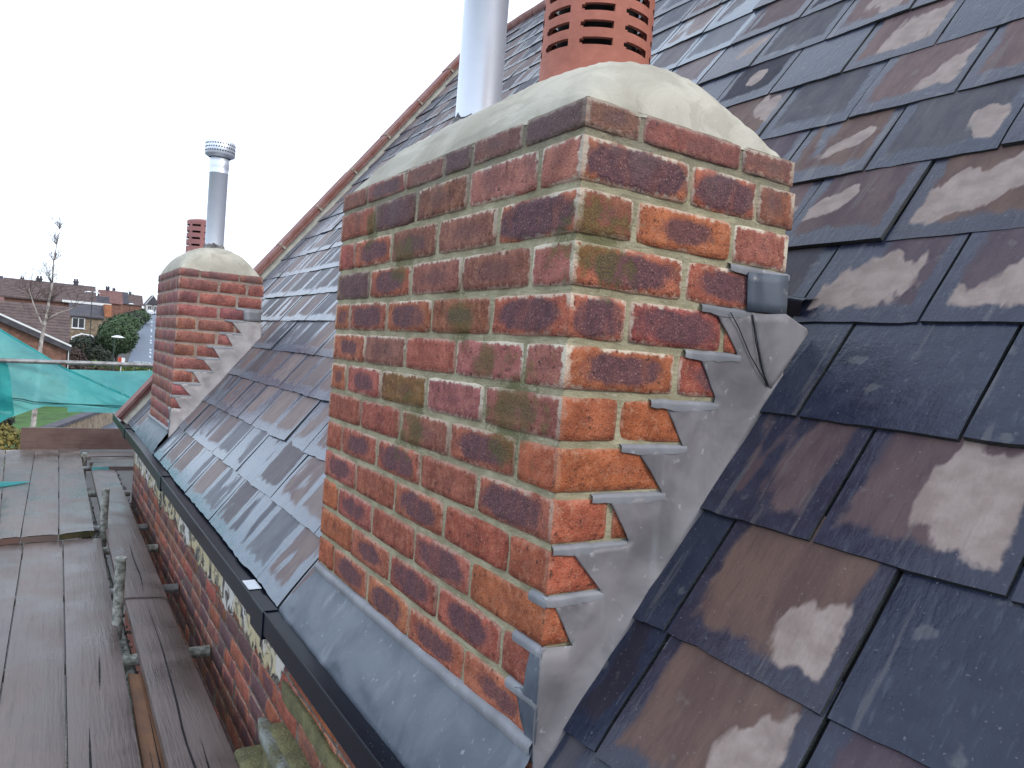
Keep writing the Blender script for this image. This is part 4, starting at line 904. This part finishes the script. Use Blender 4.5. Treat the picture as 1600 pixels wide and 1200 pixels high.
shrub('dark_bush', 'very dark conifer bush left of the round tree', 'bush', (4.2,84,-3.6), (1.3,1.2,1.2), -6.2, 'leafd', 1500, .13, 5)
shrub('brown_bush', 'bare brown bush at left of the beige house', 'bush', (1.2,70,-3.3), (1.5,1.2,1.1), -6.2, 'twig', 1400, .1, 6)
shrub('hillside_tree', 'dark tree at roadside below skyline houses', 'tree', (16.6,190,1.2), (2.6,3,1.9), -2.5, 'leafd', 1800, .3, 7)
shrub('hillside_tree', 'green tree left of the parked white cars', 'tree', (21.6,225,2.6), (2.6,3,2.0), 0, 'leaf', 1600, .3, 8)
shrub('hillside_tree', 'bushy tree below white fronted house on left of road top', 'tree', (25.6,268,4.6), (2.0,2.4,1.4), 3.2, 'leafd', 1200, .3, 9)
shrub('hillside_tree', 'wide dark tree mass behind the round tree', 'tree', (12.9,160,.2), (3.0,3,1.9), -4, 'leaf', 1800, .28, 10)
shrub('yellow_shrub', 'yellow leaved shrub low at left edge of photo behind toe board', 'bush', (-1.75,32,-4.95), (.75,.7,.75), -6.2, 'leafy', 1500, .07, 12)
shrub('dark_shrub', 'dark shrub under the netting at left edge', 'bush', (-2.2,36,-4.6), (.8,.7,.6), -6.2, 'leafd', 1200, .08, 13)
t = MB()
for x in [3.2+.8*k for k in range(8)]: crown(t, (x,72-.0,-4.1), (.8,.7,.75), 420, .1, seed=int(x*10))
tag(t.build('lime_hedge', M['leafl']), 'bright lime green clipped hedge at foot of street lamp', 'hedge')
t = MB()
for x in [-1.5+.9*k for k in range(7)]: crown(t, (x,64,-4.25), (.8,.7,.8), 380, .1, seed=int(x*10)+77)
tag(t.build('brown_hedge', M['twig']), 'brown winter hedge left of the lime hedge', 'hedge')
t = MB()
for x in [2.6+1.1*k for k in range(12)]: crown(t, (x,62,-4.9), (.9,.6,.75), 260, .11, seed=int(x*10)+177)
tag(t.build('low_hedge', M['leafd']), 'low dark hedge seen just under the guard rail', 'hedge')
# birch
def branch(mb, p, d, L, r, lvl):
    pts = [p]; rs = [r]; n = 6
    for k in range(n):
        d = (d + Vector((random.gauss(0,.09), random.gauss(0,.09), random.gauss(0,.05)+.02))).normalized(); pts.append(pts[-1]+d*L/n); rs.append(r*(1-.8*(k+1)/n))
    mb.tube(pts, rs, 5 if lvl > 1 else 8, caps=False)
    if lvl < 4:
        for k in range(5 if lvl == 1 else 4):
            q = random.randint(1, n); a = Vector((random.gauss(0,1), random.gauss(0,.6), random.uniform(.1,.9))).normalized()
            branch(mb, pts[q], (d*.5+a*.8).normalized(), L*random.uniform(.3,.5), max(.005, rs[q]*.5), lvl+1)
random.seed(31)
bt = thing('birch_tree', 'bare silver birch tree with pale trunk rising behind the netting', 'tree', (-.76, 38, GROUND))
mb = MB(); tp_ = [(-.76,38,-6.2),(-.78,38,-5.1),(-.72,38,-3.9),(-.66,38,-2.6),(-.66,38,-1.4),(-.56,38,-.5),(-.45,38,.4),(-.36,38,1.3),(-.36,38,2.3),(-.27,38,3.0),(-.2,38,3.7)]
mb.tube(tp_, [.13,.115,.1,.09,.08,.07,.055,.04,.028,.018,.008], 10); mb.build('trunk', M['birch'], bt)
mb = MB(); mb.tube([(-.6,38,-.6),(-.85,38,-.1),(-1.0,38,.3),(-1.15,38,.75),(-1.2,38,1.0)], [.05,.04,.035,.02,.01], 6); mb.tube([(-.55,38,-.35),(-.1,38,0),(.3,38,.2),(.7,38,.45)], [.045,.035,.02,.008], 6); mb.build('limb', M['birch'], bt)
mb = MB()
for p in tp_[5:]:
    for _ in range(11): branch(mb, Vector(p), Vector((random.gauss(0,.6), random.gauss(0,.5), 1)).normalized(), random.uniform(.5,1.0)*(1.1 if p[2] < 2 else .6), .009, 2)
for p in ((-1.15,38,.75),(-1.0,38,.3),(.5,38,.35),(-.95,38,.5)):
    for _ in range(4): branch(mb, Vector(p), Vector((random.gauss(0,.6), random.gauss(0,.5), 1)).normalized(), random.uniform(.8,1.6), .012, 2)
tw = mb.build('twigs', M['twig'], bt); tag(tw, kind='stuff')
# street lamps
def lamp(label, x, y, zt, side=1, double=False, zg=None, s=1.):
    t = thing('street_lamp', label, 'street lamp', (x, y, zg), 'street lamps'); mb = MB(); mb.tube([(x,y,zg),(x,y,zt-.9*s),(x,y,zt)], [.06*s,.05*s,.04*s], 10); mb.build('pole', M['polegreen'], t)
    for sg in ((-1,1) if double else (side,)):
        mb = MB(); P = []
        for i in range(9):
            u = i/8; xx = x+sg*(-.18 if not double else .1)*s + sg*(.75 if not double else .8)*u*s; wd = .16*s*math.sin(math.pi*(.12+.78*u)); hh = .13*s*math.sin(math.pi*(.08+.84*u))
            P.append([Vector((xx, y+wd*math.cos(a), zt+(.08 if not double else .05+.12*(1-u))*s+hh*max(-.25, math.sin(a)))) for a in [2*math.pi*k/12 for k in range(13)]])
        mb.grid(P if sg > 0 else P[::-1]); mb.face(P[0][:-1]); mb.face(P[-1][:-1]); mb.build('lamp_head', M['lampwhite'], t)
lamp('dark green street lamp with white hood in front of the round tree', 4.0, 63, -1.3, 1, zg=-6.2, s=1.15)
lamp('twin headed white street lamp above the white eaves', 3.75, 92, 2.95, double=True, zg=-6.2, s=.85)
lamp('small distant street lamp beside hillside trees', 14.2, 170, 4.2, 1, zg=-4, s=1.3)
# red and white barrier
t = thing('road_barrier', 'small red and white road barrier at foot of street lamp', 'barrier', (4.6,63.5,-6.2)); e = MB(); e.box(4.38,4.6,63.45,63.55,-3.35,-2.72); e.build('red_panel', M['cone'], t)
e = MB(); e.box(4.604,4.84,63.45,63.55,-3.35,-2.75); e.build('white_panel', M['white'], t); e = MB(); e.tube([(4.6,63.6,-6.2),(4.6,63.6,-2.8)], .04, 6); e.build('post', M['white'], t)
# parked cars
def car(label, x, y, z, s=1.):
    t = thing('parked_car', label, 'car', (x,y,z), 'white cars parked at the top of the road'); b = MB()
    prof = [(-.86,.35),(-.88,.8),(-.8,.95),(-.68,1.0),(-.6,1.42),(.6,1.42),(.68,1.0),(.8,.95),(.88,.8),(.86,.35)]
    P = [[Vector((x+px*s*k, y+yy*s, z+pz*s*hk+.0)) for px, pz in prof] for yy, k, hk in ((-2.1,.9,.62),(-2.0,.98,.66),(-1.1,1,.72),(-.4,1,1),(1.2,1,1),(1.9,1,.8),(2.1,.92,.72))]
    b.grid(P, smooth=False); b.face(P[0][::-1]); b.face(P[-1]); b.build('body', M['carwhite'], t)
    g_ = MB(); g_.face([Vector((x+a*s, y-1.12*s-.02+b_*.62*s, z+.74*s+b_*.62*s)) for a, b_ in ((-.62,0),(.62,0),(.52,1),(-.52,1))]); g_.build('windscreen', M['glassy'], t)
    for sx in (-.78,.78):
        for sy in (-1.35,1.3): w_ = MB(); w_.tube([(x+(sx-.09)*s,y+sy*s,z+.32*s),(x+(sx+.09)*s,y+sy*s,z+.32*s)], .32*s, 14); w_.build('wheel', M['tyre'], t)
    for sx in (-.6,.6): h_ = MB(); h_.box(x+(sx-.14)*s,x+(sx+.14)*s,y-2.13*s,y-2.09*s,z+.42*s,z+.54*s); h_.build('headlight', M['white'], t)
    return t
car('white car parked at top of road, fully in view', 29.9, 279, terr(29.9,279)+.1, 1.15); car('second white car at top of road, beside the far chimney', 32.8, 284, terr(32.8,284)+.1, 1.1)
# stone boundary wall by the lawn
e = MB(); n = 9; pa, pb = Vector((-.9,36,GROUND)), Vector((3.4,51,GROUND)); d = (pb-pa)/n; sd_ = Vector((d.y,-d.x,0)).normalized()*.18
bw = thing('boundary_wall', 'low beige stone boundary wall with dark coping beside the road', 'wall', tuple((pa+pb)/2))
for k in range(n):
    a, b = pa+d*k, pa+d*(k+1); q = [a-sd_, a+sd_, b+sd_, b-sd_]; h_ = Vector((0,0,.95)); [e.face([q[i], q[(i+1)%4], q[(i+1)%4]+h_, q[i]+h_]) for i in range(4)]
e.build('wall_face', M['beige'], bw); e = MB(); q = [pa-sd_*1.5, pa+sd_*1.5, pb+sd_*1.5, pb-sd_*1.5]; q0 = [p+Vector((0,0,.95)) for p in q]; q1 = [p+Vector((0,0,1.1)) for p in q]
e.face(q1); [e.face([q0[i], q0[(i+1)%4], q1[(i+1)%4], q1[i]]) for i in range(4)]; e.build('coping', M['rooftile2'], bw)
for o_ in bpy.data.objects:      # tidy: no unused tags on parts
    if o_.parent is not None and 'category' in o_: del o_['category']
